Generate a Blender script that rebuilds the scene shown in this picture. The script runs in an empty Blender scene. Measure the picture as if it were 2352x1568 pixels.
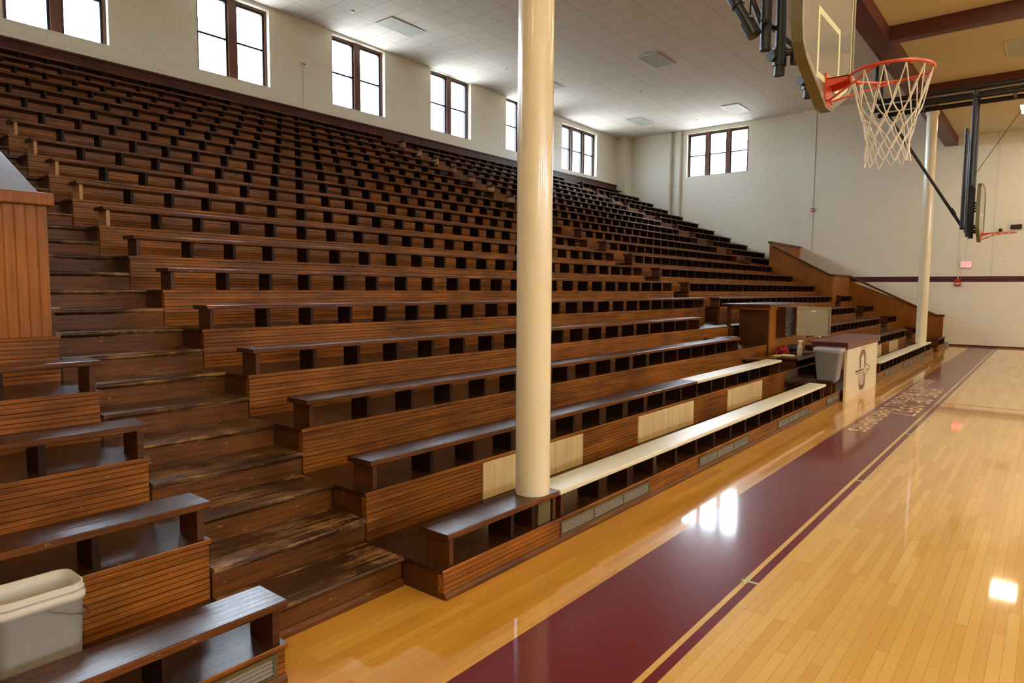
import bpy, bmesh, math, random
from mathutils import Vector, Matrix
C = bpy.context.scene.collection
SC = bpy.context.scene
PI = math.pi
rnd = random.Random(7)

# ------------------------------------------------------------------ camera
CX, CZ = 2.744, 1.8553
cam_d = bpy.data.cameras.new('camera'); cam = bpy.data.objects.new('camera', cam_d); C.objects.link(cam)
cam_d.sensor_width = 36.0; cam_d.lens = 23.5754; cam_d.clip_start = 0.05; cam_d.clip_end = 200
yaw, pitch, roll = math.radians(38.93925), math.radians(-4.46251), math.radians(0.32055)
fw = Vector((-math.sin(yaw)*math.cos(pitch), math.cos(yaw)*math.cos(pitch), math.sin(pitch)))
rt = Vector((math.cos(yaw), math.sin(yaw), 0)); up = rt.cross(fw)
r2 = rt*math.cos(roll)+up*math.sin(roll); u2 = -rt*math.sin(roll)+up*math.cos(roll)
cam.matrix_world = Matrix(((r2.x, u2.x, -fw.x, CX), (r2.y, u2.y, -fw.y, 0), (r2.z, u2.z, -fw.z, CZ), (0, 0, 0, 1)))
SC.camera = cam

# ------------------------------------------------------------------ world, exposure
w = bpy.data.worlds.new('overcast_sky'); SC.world = w; w.use_nodes = True
bg = w.node_tree.nodes['Background']; bg.inputs[0].default_value = (0.80, 0.90, 1.0, 1); bg.inputs[1].default_value = 19.0
_nt = w.node_tree; _tc = _nt.nodes.new('ShaderNodeTexCoord'); _sp = _nt.nodes.new('ShaderNodeSeparateXYZ'); _rp = _nt.nodes.new('ShaderNodeValToRGB')
_rp.color_ramp.elements[0].position = 0.46; _rp.color_ramp.elements[0].color = (0.42, 0.42, 0.38, 1); _rp.color_ramp.elements[1].position = 0.54; _rp.color_ramp.elements[1].color = (0.80, 0.90, 1.0, 1)
_mr = _nt.nodes.new('ShaderNodeMapRange'); _mr.inputs['From Min'].default_value = -1
_nt.links.new(_tc.outputs['Generated'], _sp.inputs[0]); _nt.links.new(_sp.outputs['Z'], _mr.inputs['Value']); _nt.links.new(_mr.outputs['Result'], _rp.inputs['Fac']); _nt.links.new(_rp.outputs['Color'], bg.inputs[0])
SC.view_settings.view_transform = 'Standard'; SC.view_settings.look = 'None'
SC.view_settings.gamma = 1.0; SC.view_settings.use_curve_mapping = False
SC.view_settings.exposure = 1.05
LAMP = 16.0

# ------------------------------------------------------------------ sizes (metres)
D, R, W, H = 0.71, 0.329, 0.2515, 0.2016          # tier depth, tier rise, seat width, seat height over its tread
Z1 = 0.3863                                        # top of first bench
def XF(i): return -(i-1)*D
def ZS(i): return Z1+(i-1)*R
def TT(i): return Z1-H+(i-1)*R                     # tread height of tier i
YL, YA, YB, YC2, YC3, YD = 1.70, 2.76, 13.22, 14.0, 22.55, 23.85
XW, YF = -13.1, 27.6
def ZC(y): return 9.05-0.013*y

# ------------------------------------------------------------------ materials
def mat(name):
    m = bpy.data.materials.new(name); m.use_nodes = True
    nt = m.node_tree; return m, nt, nt.nodes, nt.links, nt.nodes['Principled BSDF']
def plain(name, col, rough=0.5, metal=0.0, spec=0.5, emit=None, es=0, bump=0, bscale=60, coat=0, var=0.0):
    m, nt, N, L, b = mat(name)
    b.inputs['Base Color'].default_value = (*col, 1); b.inputs['Roughness'].default_value = rough
    b.inputs['Metallic'].default_value = metal; b.inputs['Specular IOR Level'].default_value = spec
    b.inputs['Coat Weight'].default_value = coat; b.inputs['Coat Roughness'].default_value = 0.1
    if emit: b.inputs['Emission Color'].default_value = (*emit, 1); b.inputs['Emission Strength'].default_value = es
    if bump or var:
        tc = N.new('ShaderNodeTexCoord'); n = N.new('ShaderNodeTexNoise'); n.inputs['Scale'].default_value = bscale; n.inputs['Detail'].default_value = 3
        L.new(tc.outputs['Object'], n.inputs['Vector'])
        if bump:
            bp = N.new('ShaderNodeBump'); bp.inputs['Strength'].default_value = bump; bp.inputs['Distance'].default_value = 0.01
            L.new(n.outputs['Fac'], bp.inputs['Height']); L.new(bp.outputs['Normal'], b.inputs['Normal'])
        if var:
            n2 = N.new('ShaderNodeTexNoise'); n2.inputs['Scale'].default_value = 2.5; n2.inputs['Detail'].default_value = 4
            L.new(tc.outputs['Object'], n2.inputs['Vector'])
            mx = N.new('ShaderNodeMix'); mx.data_type = 'RGBA'
            mx.inputs[6].default_value = (*[c*(1-var) for c in col], 1); mx.inputs[7].default_value = (*[min(1, c*(1+var)) for c in col], 1)
            L.new(n2.outputs['Fac'], mx.inputs[0]); L.new(mx.outputs[2], b.inputs['Base Color'])
    return m
def wood(name, c1, c2, rough=0.3, axis='Y', scale=1.0, bump=0.25, worn=None, worn_amt=0.5, spec=0.5, coat=0.0, chips=0.0):
    """varnished timber: long grain along one axis, blotchy stain, optional bare worn patches"""
    m, nt, N, L, b = mat(name)
    tc = N.new('ShaderNodeTexCoord'); mp = N.new('ShaderNodeMapping')
    sc = {'X': (1.2, 28, 28), 'Y': (28, 1.2, 28), 'Z': (28, 28, 1.2)}[axis]
    mp.inputs['Scale'].default_value = [s*scale for s in sc]
    ge = N.new('ShaderNodeNewGeometry')
    L.new(ge.outputs['Position'], mp.inputs['Vector'])
    g = N.new('ShaderNodeTexNoise'); g.inputs['Scale'].default_value = 1.6; g.inputs['Detail'].default_value = 6; g.inputs['Roughness'].default_value = 0.65; g.inputs['Distortion'].default_value = 0.4
    L.new(mp.outputs['Vector'], g.inputs['Vector'])
    bl = N.new('ShaderNodeTexNoise'); bl.inputs['Scale'].default_value = 1.7; bl.inputs['Detail'].default_value = 4
    L.new(ge.outputs['Position'], bl.inputs['Vector'])
    ad = N.new('ShaderNodeMath'); ad.operation = 'MULTIPLY_ADD'; ad.inputs[1].default_value = 0.6; L.new(g.outputs['Fac'], ad.inputs[0])
    mu = N.new('ShaderNodeMath'); mu.operation = 'MULTIPLY'; mu.inputs[1].default_value = 0.4; L.new(bl.outputs['Fac'], mu.inputs[0]); L.new(mu.outputs[0], ad.inputs[2])
    rp = N.new('ShaderNodeValToRGB'); rp.color_ramp.elements[0].position = 0.36; rp.color_ramp.elements[1].position = 0.64
    rp.color_ramp.elements[0].color = (*c1, 1); rp.color_ramp.elements[1].color = (*c2, 1)
    L.new(ad.outputs[0], rp.inputs['Fac']); col = rp.outputs['Color']
    if worn:
        wn = N.new('ShaderNodeTexNoise'); wn.inputs['Scale'].default_value = 2.2; wn.inputs['Detail'].default_value = 5; wn.inputs['Roughness'].default_value = 0.7
        L.new(ge.outputs['Position'], wn.inputs['Vector'])
        wa = N.new('ShaderNodeMath'); wa.operation = 'MULTIPLY_ADD'; wa.inputs[1].default_value = 0.5; L.new(g.outputs['Fac'], wa.inputs[0]); 
        wb = N.new('ShaderNodeMath'); wb.operation = 'MULTIPLY'; wb.inputs[1].default_value = 0.5; L.new(wn.outputs['Fac'], wb.inputs[0]); L.new(wb.outputs[0], wa.inputs[2])
        wr = N.new('ShaderNodeMapRange'); wr.inputs['From Min'].default_value = 0.62-worn_amt*0.14; wr.inputs['From Max'].default_value = 0.70-worn_amt*0.14
        L.new(wa.outputs[0], wr.inputs['Value'])
        mx = N.new('ShaderNodeMix'); mx.data_type = 'RGBA'; mx.inputs[7].default_value = (*worn, 1)
        L.new(wr.outputs['Result'], mx.inputs[0]); L.new(col, mx.inputs[6]); col = mx.outputs[2]
    if chips:      # small pale nicks where the varnish is knocked off
        cm = N.new('ShaderNodeMapping'); cm.inputs['Scale'].default_value = {'X': (.35, 1, 1), 'Y': (1, .35, 1), 'Z': (1, 1, .35)}[axis]
        L.new(ge.outputs['Position'], cm.inputs['Vector'])
        cn = N.new('ShaderNodeTexNoise'); cn.inputs['Scale'].default_value = 55; cn.inputs['Detail'].default_value = 3; L.new(cm.outputs['Vector'], cn.inputs['Vector'])
        cr = N.new('ShaderNodeMapRange'); cr.inputs['From Min'].default_value = 0.74-chips*0.1; cr.inputs['From Max'].default_value = 0.77-chips*0.1; cr.inputs['To Max'].default_value = 0.7
        L.new(cn.outputs['Fac'], cr.inputs['Value'])
        cx_ = N.new('ShaderNodeMix'); cx_.data_type = 'RGBA'; cx_.inputs[7].default_value = (0.40, 0.24, 0.11, 1)
        L.new(cr.outputs['Result'], cx_.inputs[0]); L.new(col, cx_.inputs[6]); col = cx_.outputs[2]
    L.new(col, b.inputs['Base Color'])
    rr = N.new('ShaderNodeMapRange'); rr.inputs['To Min'].default_value = rough*0.75; rr.inputs['To Max'].default_value = rough*1.35
    L.new(bl.outputs['Fac'], rr.inputs['Value']); L.new(rr.outputs['Result'], b.inputs['Roughness'])
    bp = N.new('ShaderNodeBump'); bp.inputs['Strength'].default_value = bump; bp.inputs['Distance'].default_value = 0.002
    L.new(g.outputs['Fac'], bp.inputs['Height']); L.new(bp.outputs['Normal'], b.inputs['Normal'])
    b.inputs['Specular IOR Level'].default_value = spec; b.inputs['Coat Weight'].default_value = coat; b.inputs['Coat Roughness'].default_value = 0.15
    return m
M = {}
M['seat'] = wood('dark_varnished_seat_wood', (0.022, 0.007, 0.003), (0.078, 0.025, 0.007), 0.22, bump=0.5, worn=(0.16, 0.06, 0.016), worn_amt=0.15, chips=0.1)
M['seatedge'] = wood('red_brown_seat_edge_wood', (0.050, 0.015, 0.004), (0.17, 0.056, 0.011), 0.38, spec=0.2, bump=0.3, worn=(0.32, 0.14, 0.035), worn_amt=0.35, chips=0.5)
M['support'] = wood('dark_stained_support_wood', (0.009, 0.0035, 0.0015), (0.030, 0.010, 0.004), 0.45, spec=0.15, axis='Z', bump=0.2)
M['endgrain'] = wood('red_brown_end_panel_wood', (0.038, 0.011, 0.003), (0.110, 0.033, 0.007), 0.36, axis='X', spec=0.25, bump=0.2, chips=0.2)
M['riser'] = wood('orange_brown_beadboard_wood', (0.065, 0.017, 0.0022), (0.345, 0.115, 0.0125), 0.40, spec=0.25, bump=0.4, scale=0.7, worn=(0.42, 0.19, 0.045), worn_amt=0.08, chips=0.35)
M['groove'] = plain('dark_groove_faces', (0.055, 0.018, 0.003), 0.6, spec=0.2)  # darker colour for the narrow groove faces of the beadboard
M['tread'] = wood('dark_worn_tread_wood', (0.018, 0.006, 0.0025), (0.058, 0.020, 0.006), 0.24, spec=0.4, bump=0.4, worn=(0.12, 0.05, 0.016), worn_amt=0.12, chips=0.1)
M['stair'] = wood('worn_aisle_step_wood', (0.024, 0.009, 0.003), (0.078, 0.030, 0.008), 0.28, spec=0.35, bump=0.6, worn=(0.30, 0.155, 0.055), worn_amt=0.9, chips=0.5)
M['stairrise'] = wood('red_brown_step_riser_wood', (0.042, 0.012, 0.002), (0.170, 0.055, 0.007), 0.36, spec=0.25, bump=0.3, worn=(0.28, 0.11, 0.025), worn_amt=0.1, chips=0.4)
M['parapet'] = wood('orange_beadboard_parapet_wood', (0.17, 0.053, 0.007), (0.36, 0.122, 0.015), 0.42, spec=0.25, axis='Z', bump=0.2)
M['backboard'] = wood('dark_red_brown_back_board', (0.045, 0.012, 0.006), (0.11, 0.030, 0.012), 0.45, spec=0.25)
M['cap'] = wood('dark_parapet_cap_wood', (0.045, 0.013, 0.006), (0.11, 0.034, 0.012), 0.34, axis='X', spec=0.35, bump=0.15)
M['ply'] = wood('pale_bare_plywood', (0.50, 0.33, 0.14), (0.68, 0.50, 0.25), 0.5, axis='Z', scale=0.35, bump=0.1)
M['cream_seat'] = plain('cream_painted_seat', (0.72, 0.68, 0.50), 0.28, bump=0.25, bscale=18, var=0.08)
M['cream'] = plain('cream_gloss_paint', (0.78, 0.69, 0.46), 0.22, bump=0.12, bscale=70, coat=0.4)
M['wallpaint'] = None
M['maroon'] = plain('maroon_paint', (0.105, 0.017, 0.020), 0.35, var=0.1)
M['beam'] = plain('maroon_steel_beam_paint', (0.10, 0.020, 0.017), 0.45, var=0.08)
M['brownframe'] = wood('red_brown_window_timber', (0.10, 0.035, 0.020), (0.17, 0.065, 0.035), 0.4, axis='Z')
M['darkmetal'] = plain('dark_green_grey_metal', (0.016, 0.020, 0.024), 0.45, 0.3)
M['black'] = plain('black_painted_pipe', (0.012, 0.012, 0.012), 0.38, 0.2)
M['greypipe'] = plain('dark_grey_painted_pipe', (0.030, 0.034, 0.036), 0.36, 0.3, bump=0.15, bscale=40)
M['whitepipe'] = plain('white_painted_pipe', (0.70, 0.68, 0.60), 0.4)
M['vent'] = plain('aged_grey_metal_grille', (0.17, 0.145, 0.115), 0.5, 0.4, bump=0.3, bscale=50, var=0.25)
M['ventframe'] = plain('olive_brown_grille_frame', (0.11, 0.085, 0.035), 0.5, 0.2, bump=0.3, bscale=40, var=0.3)
M['void'] = plain('dark_recess', (0.012, 0.010, 0.009), 0.9)
M['orange'] = plain('orange_red_rim_paint', (0.62, 0.065, 0.020), 0.38, 0.1, coat=0.3)
M['net'] = plain('off_white_net_cord', (0.78, 0.74, 0.64), 0.8, bump=0.4, bscale=300)
M['bbframe'] = plain('olive_beige_board_frame', (0.17, 0.16, 0.09), 0.4, 0.2, var=0.15)
M['bbline'] = plain('pale_yellow_board_line', (0.62, 0.60, 0.36), 0.5)
M['grey'] = plain('grey_plastic_can', (0.27, 0.285, 0.30), 0.4, var=0.05)

M['bucket'] = plain('translucent_white_plastic', (0.53, 0.51, 0.45), 0.38)
M['bucket'].node_tree.nodes['Principled BSDF'].inputs['Subsurface Weight'].default_value = 0.0
M['wire'] = plain('galvanised_wire', (0.22, 0.20, 0.17), 0.35, 0.9)
M['boxmetal'] = plain('beige_grey_box_metal', (0.33, 0.29, 0.19), 0.4, 0.2, var=0.08)
M['panel'] = plain('black_control_panel', (0.015, 0.018, 0.017), 0.35)
M['knobs'] = plain('pale_switch_metal', (0.45, 0.45, 0.38), 0.4, 0.5)
M['redplastic'] = plain('fire_alarm_red', (0.42, 0.02, 0.02), 0.35)
M['white'] = plain('white_plastic', (0.72, 0.72, 0.68), 0.4)
M['exitred'] = plain('lit_exit_letters', (0.8, 0.05, 0.05), 0.4, emit=(1.0, 0.05, 0.06), es=2.2)
M['exitbody'] = plain('lit_exit_face', (0.85, 0.45, 0.42), 0.4, emit=(1.0, 0.20, 0.18), es=0.9)
M['redcloth'] = plain('red_cloth', (0.30, 0.010, 0.015), 0.8)
M['blackcloth'] = plain('black_cloth', (0.008, 0.009, 0.010), 0.85)
M['maroonfile'] = plain('maroon_leatherette', (0.10, 0.015, 0.014), 0.4)
M['paper'] = plain('paper', (0.75, 0.68, 0.58), 0.6)
M['lime'] = plain('lime_yellow_plastic', (0.62, 0.66, 0.22), 0.4)
M['tan'] = plain('tan_cardboard', (0.50, 0.33, 0.13), 0.7)
M['bottle'] = plain('milky_bottle_plastic', (0.55, 0.52, 0.42), 0.3)
M['tape'] = plain('pale_green_tape', (0.45, 0.48, 0.20), 0.6)
M['lens'] = plain('prismatic_light_panel', (0.50, 0.54, 0.53), 0.6, spec=0.3)
M['lamp_on'] = plain('lit_lamp_diffuser', (0.9, 0.85, 0.75), 0.5, emit=(1.0, 0.80, 0.52), es=LAMP)
M['seatcream'] = M['cream_seat']
M['emblem'] = plain('maroon_emblem_paint', (0.15, 0.045, 0.035), 0.4)
M['floorletter'] = plain('pale_gold_floor_lettering', (0.72, 0.47, 0.24), 0.35, coat=0.3)

def wall_mat(name, plane, stripe=None, col=(0.78, 0.75, 0.63)):
    m, nt, N, L, b = mat(name)
    ge = N.new('ShaderNodeNewGeometry'); sp = N.new('ShaderNodeSeparateXYZ'); L.new(ge.outputs['Position'], sp.inputs[0])
    cb = N.new('ShaderNodeCombineXYZ'); L.new(sp.outputs['Y' if plane == 'X' else 'X'], cb.inputs[0]); L.new(sp.outputs['Z'], cb.inputs[1])
    br = N.new('ShaderNodeTexBrick'); br.offset = 0.5
    br.inputs['Scale'].default_value = 1.0; br.inputs['Brick Width'].default_value = 0.406; br.inputs['Row Height'].default_value = 0.203
    br.inputs['Mortar Size'].default_value = 0.006; br.inputs['Mortar Smooth'].default_value = 0.6
    br.inputs['Color1'].default_value = (*col, 1); br.inputs['Color2'].default_value = (*[c*0.985 for c in col], 1); br.inputs['Mortar'].default_value = (*[c*0.90 for c in col], 1)
    L.new(cb.outputs[0], br.inputs['Vector'])
    out = br.outputs['Color']
    if stripe:
        for z0, z1 in stripe:
            a = N.new('ShaderNodeMath'); a.operation = 'GREATER_THAN'; a.inputs[1].default_value = z0; L.new(sp.outputs['Z'], a.inputs[0])
            c = N.new('ShaderNodeMath'); c.operation = 'LESS_THAN'; c.inputs[1].default_value = z1; L.new(sp.outputs['Z'], c.inputs[0])
            k = N.new('ShaderNodeMath'); k.operation = 'MULTIPLY'; L.new(a.outputs[0], k.inputs[0]); L.new(c.outputs[0], k.inputs[1])
            mx = N.new('ShaderNodeMix'); mx.data_type = 'RGBA'; mx.inputs[7].default_value = (0.075, 0.012, 0.022, 1)
            L.new(k.outputs[0], mx.inputs[0]); L.new(out, mx.inputs[6]); out = mx.outputs[2]
    L.new(out, b.inputs['Base Color']); b.inputs['Roughness'].default_value = 0.42
    ns = N.new('ShaderNodeTexNoise'); ns.inputs['Scale'].default_value = 45; L.new(ge.outputs['Position'], ns.inputs['Vector'])
    ad = N.new('ShaderNodeMath'); ad.operation = 'MULTIPLY_ADD'; ad.inputs[1].default_value = 0.12; L.new(ns.outputs['Fac'], ad.inputs[0])
    iv = N.new('ShaderNodeMath'); iv.operation = 'SUBTRACT'; iv.inputs[0].default_value = 1; L.new(br.outputs['Fac'], iv.inputs[1]); L.new(iv.outputs[0], ad.inputs[2])
    bp = N.new('ShaderNodeBump'); bp.inputs['Strength'].default_value = 0.5; bp.inputs['Distance'].default_value = 0.006
    L.new(ad.outputs[0], bp.inputs['Height']); L.new(bp.outputs['Normal'], b.inputs['Normal'])
    return m
M['wallX'] = wall_mat('cream_block_wall_side', 'X')
M['wallY'] = wall_mat('cream_block_wall_end', 'Y', [(2.185, 2.375)])
def tile_mat():
    m, nt, N, L, b = mat('white_ceiling_tiles')
    ge = N.new('ShaderNodeNewGeometry'); br = N.new('ShaderNodeTexBrick'); br.offset = 0.0
    mp = N.new('ShaderNodeMapping'); mp.inputs['Location'].default_value = (0.23, 0.445, 0); L.new(ge.outputs['Position'], mp.inputs['Vector'])
    br.inputs['Scale'].default_value = 1.0; br.inputs['Brick Width'].default_value = 0.675; br.inputs['Row Height'].default_value = 0.655
    br.inputs['Mortar Size'].default_value = 0.009; br.inputs['Mortar Smooth'].default_value = 0.2
    br.inputs['Color1'].default_value = (0.78, 0.75, 0.72, 1); br.inputs['Color2'].default_value = (0.75, 0.72, 0.69, 1); br.inputs['Mortar'].default_value = (0.52, 0.48, 0.45, 1)
    L.new(mp.outputs['Vector'], br.inputs['Vector']); L.new(br.outputs['Color'], b.inputs['Base Color']); b.inputs['Roughness'].default_value = 0.85
    n = N.new('ShaderNodeTexNoise'); n.inputs['Scale'].default_value = 60; L.new(ge.outputs['Position'], n.inputs['Vector'])
    bp = N.new('ShaderNodeBump'); bp.inputs['Strength'].default_value = 0.2; bp.inputs['Distance'].default_value = 0.004; L.new(n.outputs['Fac'], bp.inputs['Height']); L.new(bp.outputs['Normal'], b.inputs['Normal'])
    return m
M['tile'] = tile_mat()
M['courtceil'] = plain('tan_court_ceiling', (0.68, 0.61, 0.45), 0.8, bump=0.2, bscale=30, var=0.05)
def floor_mats():
    m, nt, N, L, b = mat('varnished_maple_strip_floor')
    ge = N.new('ShaderNodeNewGeometry'); sp = N.new('ShaderNodeSeparateXYZ'); L.new(ge.outputs['Position'], sp.inputs[0])
    cb = N.new('ShaderNodeCombineXYZ'); L.new(sp.outputs['Y'], cb.inputs[0]); L.new(sp.outputs['X'], cb.inputs[1])
    br = N.new('ShaderNodeTexBrick'); br.offset = 0.37; br.offset_frequency = 3; br.squash = 1
    br.inputs['Scale'].default_value = 1.0; br.inputs['Brick Width'].default_value = 0.95; br.inputs['Row Height'].default_value = 0.0572
    br.inputs['Mortar Size'].default_value = 0.0016; br.inputs['Mortar Smooth'].default_value = 1.0; br.inputs['Bias'].default_value = 0.0
    br.inputs['Color1'].default_value = (0, 0, 0, 1); br.inputs['Color2'].default_value = (1, 1, 1, 1); br.inputs['Mortar'].default_value = (0.5, 0.5, 0.5, 1)
    L.new(cb.outputs[0], br.inputs['Vector'])
    mp = N.new('ShaderNodeMapping'); mp.inputs['Scale'].default_value = (1.5, 40, 1); L.new(cb.outputs[0], mp.inputs['Vector'])
    g = N.new('ShaderNodeTexNoise'); g.inputs['Scale'].default_value = 2; g.inputs['Detail'].default_value = 5; L.new(mp.outputs['Vector'], g.inputs['Vector'])
    bl = N.new('ShaderNodeTexNoise'); bl.inputs['Scale'].default_value = 0.9; bl.inputs['Detail'].default_value = 4; L.new(ge.outputs['Position'], bl.inputs['Vector'])
    f1 = N.new('ShaderNodeMath'); f1.operation = 'MULTIPLY_ADD'; f1.inputs[1].default_value = 0.42; L.new(br.outputs['Color'], f1.inputs[0])
    f2 = N.new('ShaderNodeMath'); f2.operation = 'MULTIPLY_ADD'; f2.inputs[1].default_value = 0.35; L.new(g.outputs['Fac'], f2.inputs[0])
    f3 = N.new('ShaderNodeMath'); f3.operation = 'MULTIPLY'; f3.inputs[1].default_value = 0.25; L.new(bl.outputs['Fac'], f3.inputs[0])
    L.new(f3.outputs[0], f2.inputs[2]); L.new(f2.outputs[0], f1.inputs[2])
    def ramp(cols):
        r = N.new('ShaderNodeValToRGB'); e = r.color_ramp.elements; e[0].position = 0.15; e[1].position = 0.9
        e[0].color = (*cols[0], 1); e[1].color = (*cols[2], 1); k = e.new(0.5); k.color = (*cols[1], 1)
        L.new(f1.outputs[0], r.inputs['Fac']); return r
    ra = ramp([(0.50, 0.215, 0.022), (0.62, 0.30, 0.035), (0.72, 0.42, 0.080)])        # outside the side line, amber
    rb = ramp([(0.58, 0.32, 0.070), (0.67, 0.405, 0.105), (0.76, 0.50, 0.16)])          # playing court, paler
    gt = N.new('ShaderNodeMath'); gt.operation = 'GREATER_THAN'; gt.inputs[1].default_value = 0.9; L.new(sp.outputs['X'], gt.inputs[0])
    mx = N.new('ShaderNodeMix'); mx.data_type = 'RGBA'; L.new(gt.outputs[0], mx.inputs[0]); L.new(ra.outputs['Color'], mx.inputs[6]); L.new(rb.outputs['Color'], mx.inputs[7])
    # amber patched band of boards near the half-way line
    y0 = N.new('ShaderNodeMath'); y0.operation = 'GREATER_THAN'; y0.inputs[1].default_value = 12.45; L.new(sp.outputs['Y'], y0.inputs[0])
    y1 = N.new('ShaderNodeMath'); y1.operation = 'LESS_THAN'; y1.inputs[1].default_value = 12.78; L.new(sp.outputs['Y'], y1.inputs[0])
    ym = N.new('ShaderNodeMath'); ym.operation = 'MULTIPLY'; L.new(y0.outputs[0], ym.inputs[0]); L.new(y1.outputs[0], ym.inputs[1])
    ym2 = N.new('ShaderNodeMath'); ym2.operation = 'MULTIPLY'; L.new(ym.outputs[0], ym2.inputs[0]); L.new(gt.outputs[0], ym2.inputs[1])
    ym3 = N.new('ShaderNodeMath'); ym3.operation = 'MULTIPLY'; ym3.inputs[1].default_value = 0.8; L.new(ym2.outputs[0], ym3.inputs[0])
    mb = N.new('ShaderNodeMix'); mb.data_type = 'RGBA'; mb.inputs[7].default_value = (0.42, 0.17, 0.03, 1); L.new(ym3.outputs[0], mb.inputs[0]); L.new(mx.outputs[2], mb.inputs[6])
    mm = N.new('ShaderNodeMix'); mm.data_type = 'RGBA'; mm.inputs[7].default_value = (0.36, 0.17, 0.035, 1); L.new(br.outputs['Fac'], mm.inputs[0]); L.new(mb.outputs[2], mm.inputs[6])
    L.new(mm.outputs[2], b.inputs['Base Color']); b.inputs['Roughness'].default_value = 0.30; b.inputs['Specular IOR Level'].default_value = 0.15; b.inputs['Coat Weight'].default_value = 1.0; b.inputs['Coat Roughness'].default_value = 0.045
    iv = N.new('ShaderNodeMath'); iv.operation = 'MULTIPLY_ADD'; iv.inputs[1].default_value = -0.06; L.new(br.outputs['Fac'], iv.inputs[0])
    wv = N.new('ShaderNodeTexNoise'); wv.inputs['Scale'].default_value = 5.0; L.new(ge.outputs['Position'], wv.inputs['Vector']); L.new(wv.outputs['Fac'], iv.inputs[2])
    bp = N.new('ShaderNodeBump'); bp.inputs['Strength'].default_value = 0.10; bp.inputs['Distance'].default_value = 0.003; L.new(iv.outputs[0], bp.inputs['Height']); L.new(bp.outputs['Normal'], b.inputs['Normal'])
    m2, nt, N, L, b = mat('glossy_maroon_floor_paint')
    ge = N.new('ShaderNodeNewGeometry')
    n = N.new('ShaderNodeTexNoise'); n.inputs['Scale'].default_value = 5.0; n.inputs['Detail'].default_value = 2; L.new(ge.outputs['Position'], n.inputs['Vector'])
    bp = N.new('ShaderNodeBump'); bp.inputs['Strength'].default_value = 0.10; bp.inputs['Distance'].default_value = 0.003; L.new(n.outputs['Fac'], bp.inputs['Height']); L.new(bp.outputs['Normal'], b.inputs['Normal'])
    b.inputs['Base Color'].default_value = (0.135, 0.012, 0.016, 1); b.inputs['Roughness'].default_value = 0.30; b.inputs['Specular IOR Level'].default_value = 0.05; b.inputs['Coat Weight'].default_value = 0.65; b.inputs['Coat Roughness'].default_value = 0.08
    return m, m2
M['floor'], M['floormaroon'] = floor_mats()
def glass_mat(name, tint, gloss):
    m, nt, N, L, b = mat(name)
    N.remove(b); o = N['Material Output']
    t = N.new('ShaderNodeBsdfTransparent'); t.inputs[0].default_value = (*tint, 1); g = N.new('ShaderNodeBsdfGlossy'); g.inputs['Roughness'].default_value = 0.04
    fr = N.new('ShaderNodeFresnel'); fr.inputs['IOR'].default_value = 1.45
    mu = N.new('ShaderNodeMath'); mu.operation = 'MULTIPLY'; mu.inputs[1].default_value = gloss; L.new(fr.outputs[0], mu.inputs[0])
    x = N.new('ShaderNodeMixShader'); L.new(mu.outputs[0], x.inputs[0]); L.new(t.outputs[0], x.inputs[1]); L.new(g.outputs[0], x.inputs[2]); L.new(x.outputs[0], o.inputs['Surface'])
    return m
M['glass'] = glass_mat('clear_window_glass', (0.96, 0.98, 1.0), 0.6)
def board_glass():
    m, nt, N, L, b = mat('smudged_board_glass')
    o = N['Material Output']
    b.inputs['Base Color'].default_value = (0.60, 0.59, 0.46, 1); b.inputs['Roughness'].default_value = 0.5
    t = N.new('ShaderNodeBsdfTransparent'); t.inputs[0].default_value = (0.86, 0.90, 0.84, 1)
    x = N.new('ShaderNodeMixShader'); x.inputs[0].default_value = 0.45; L.new(t.outputs[0], x.inputs[1]); L.new(b.outputs[0], x.inputs[2])
    g = N.new('ShaderNodeBsdfGlossy'); g.inputs['Roughness'].default_value = 0.06; fr = N.new('ShaderNodeFresnel'); fr.inputs['IOR'].default_value = 1.5
    y = N.new('ShaderNodeMixShader'); L.new(fr.outputs[0], y.inputs[0]); L.new(x.outputs[0], y.inputs[1]); L.new(g.outputs[0], y.inputs[2]); L.new(y.outputs[0], o.inputs['Surface'])
    return m
M['boardglass'] = board_glass()

def film():
    m, nt, N, L, b = mat('clear_bin_liner_film'); o = N['Material Output']
    b.inputs['Base Color'].default_value = (0.7, 0.72, 0.75, 1); b.inputs['Roughness'].default_value = 0.2
    t = N.new('ShaderNodeBsdfTransparent'); x = N.new('ShaderNodeMixShader'); x.inputs[0].default_value = 0.25
    L.new(t.outputs[0], x.inputs[1]); L.new(b.outputs[0], x.inputs[2]); L.new(x.outputs[0], o.inputs['Surface']); return m
M['bag'] = film()

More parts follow.
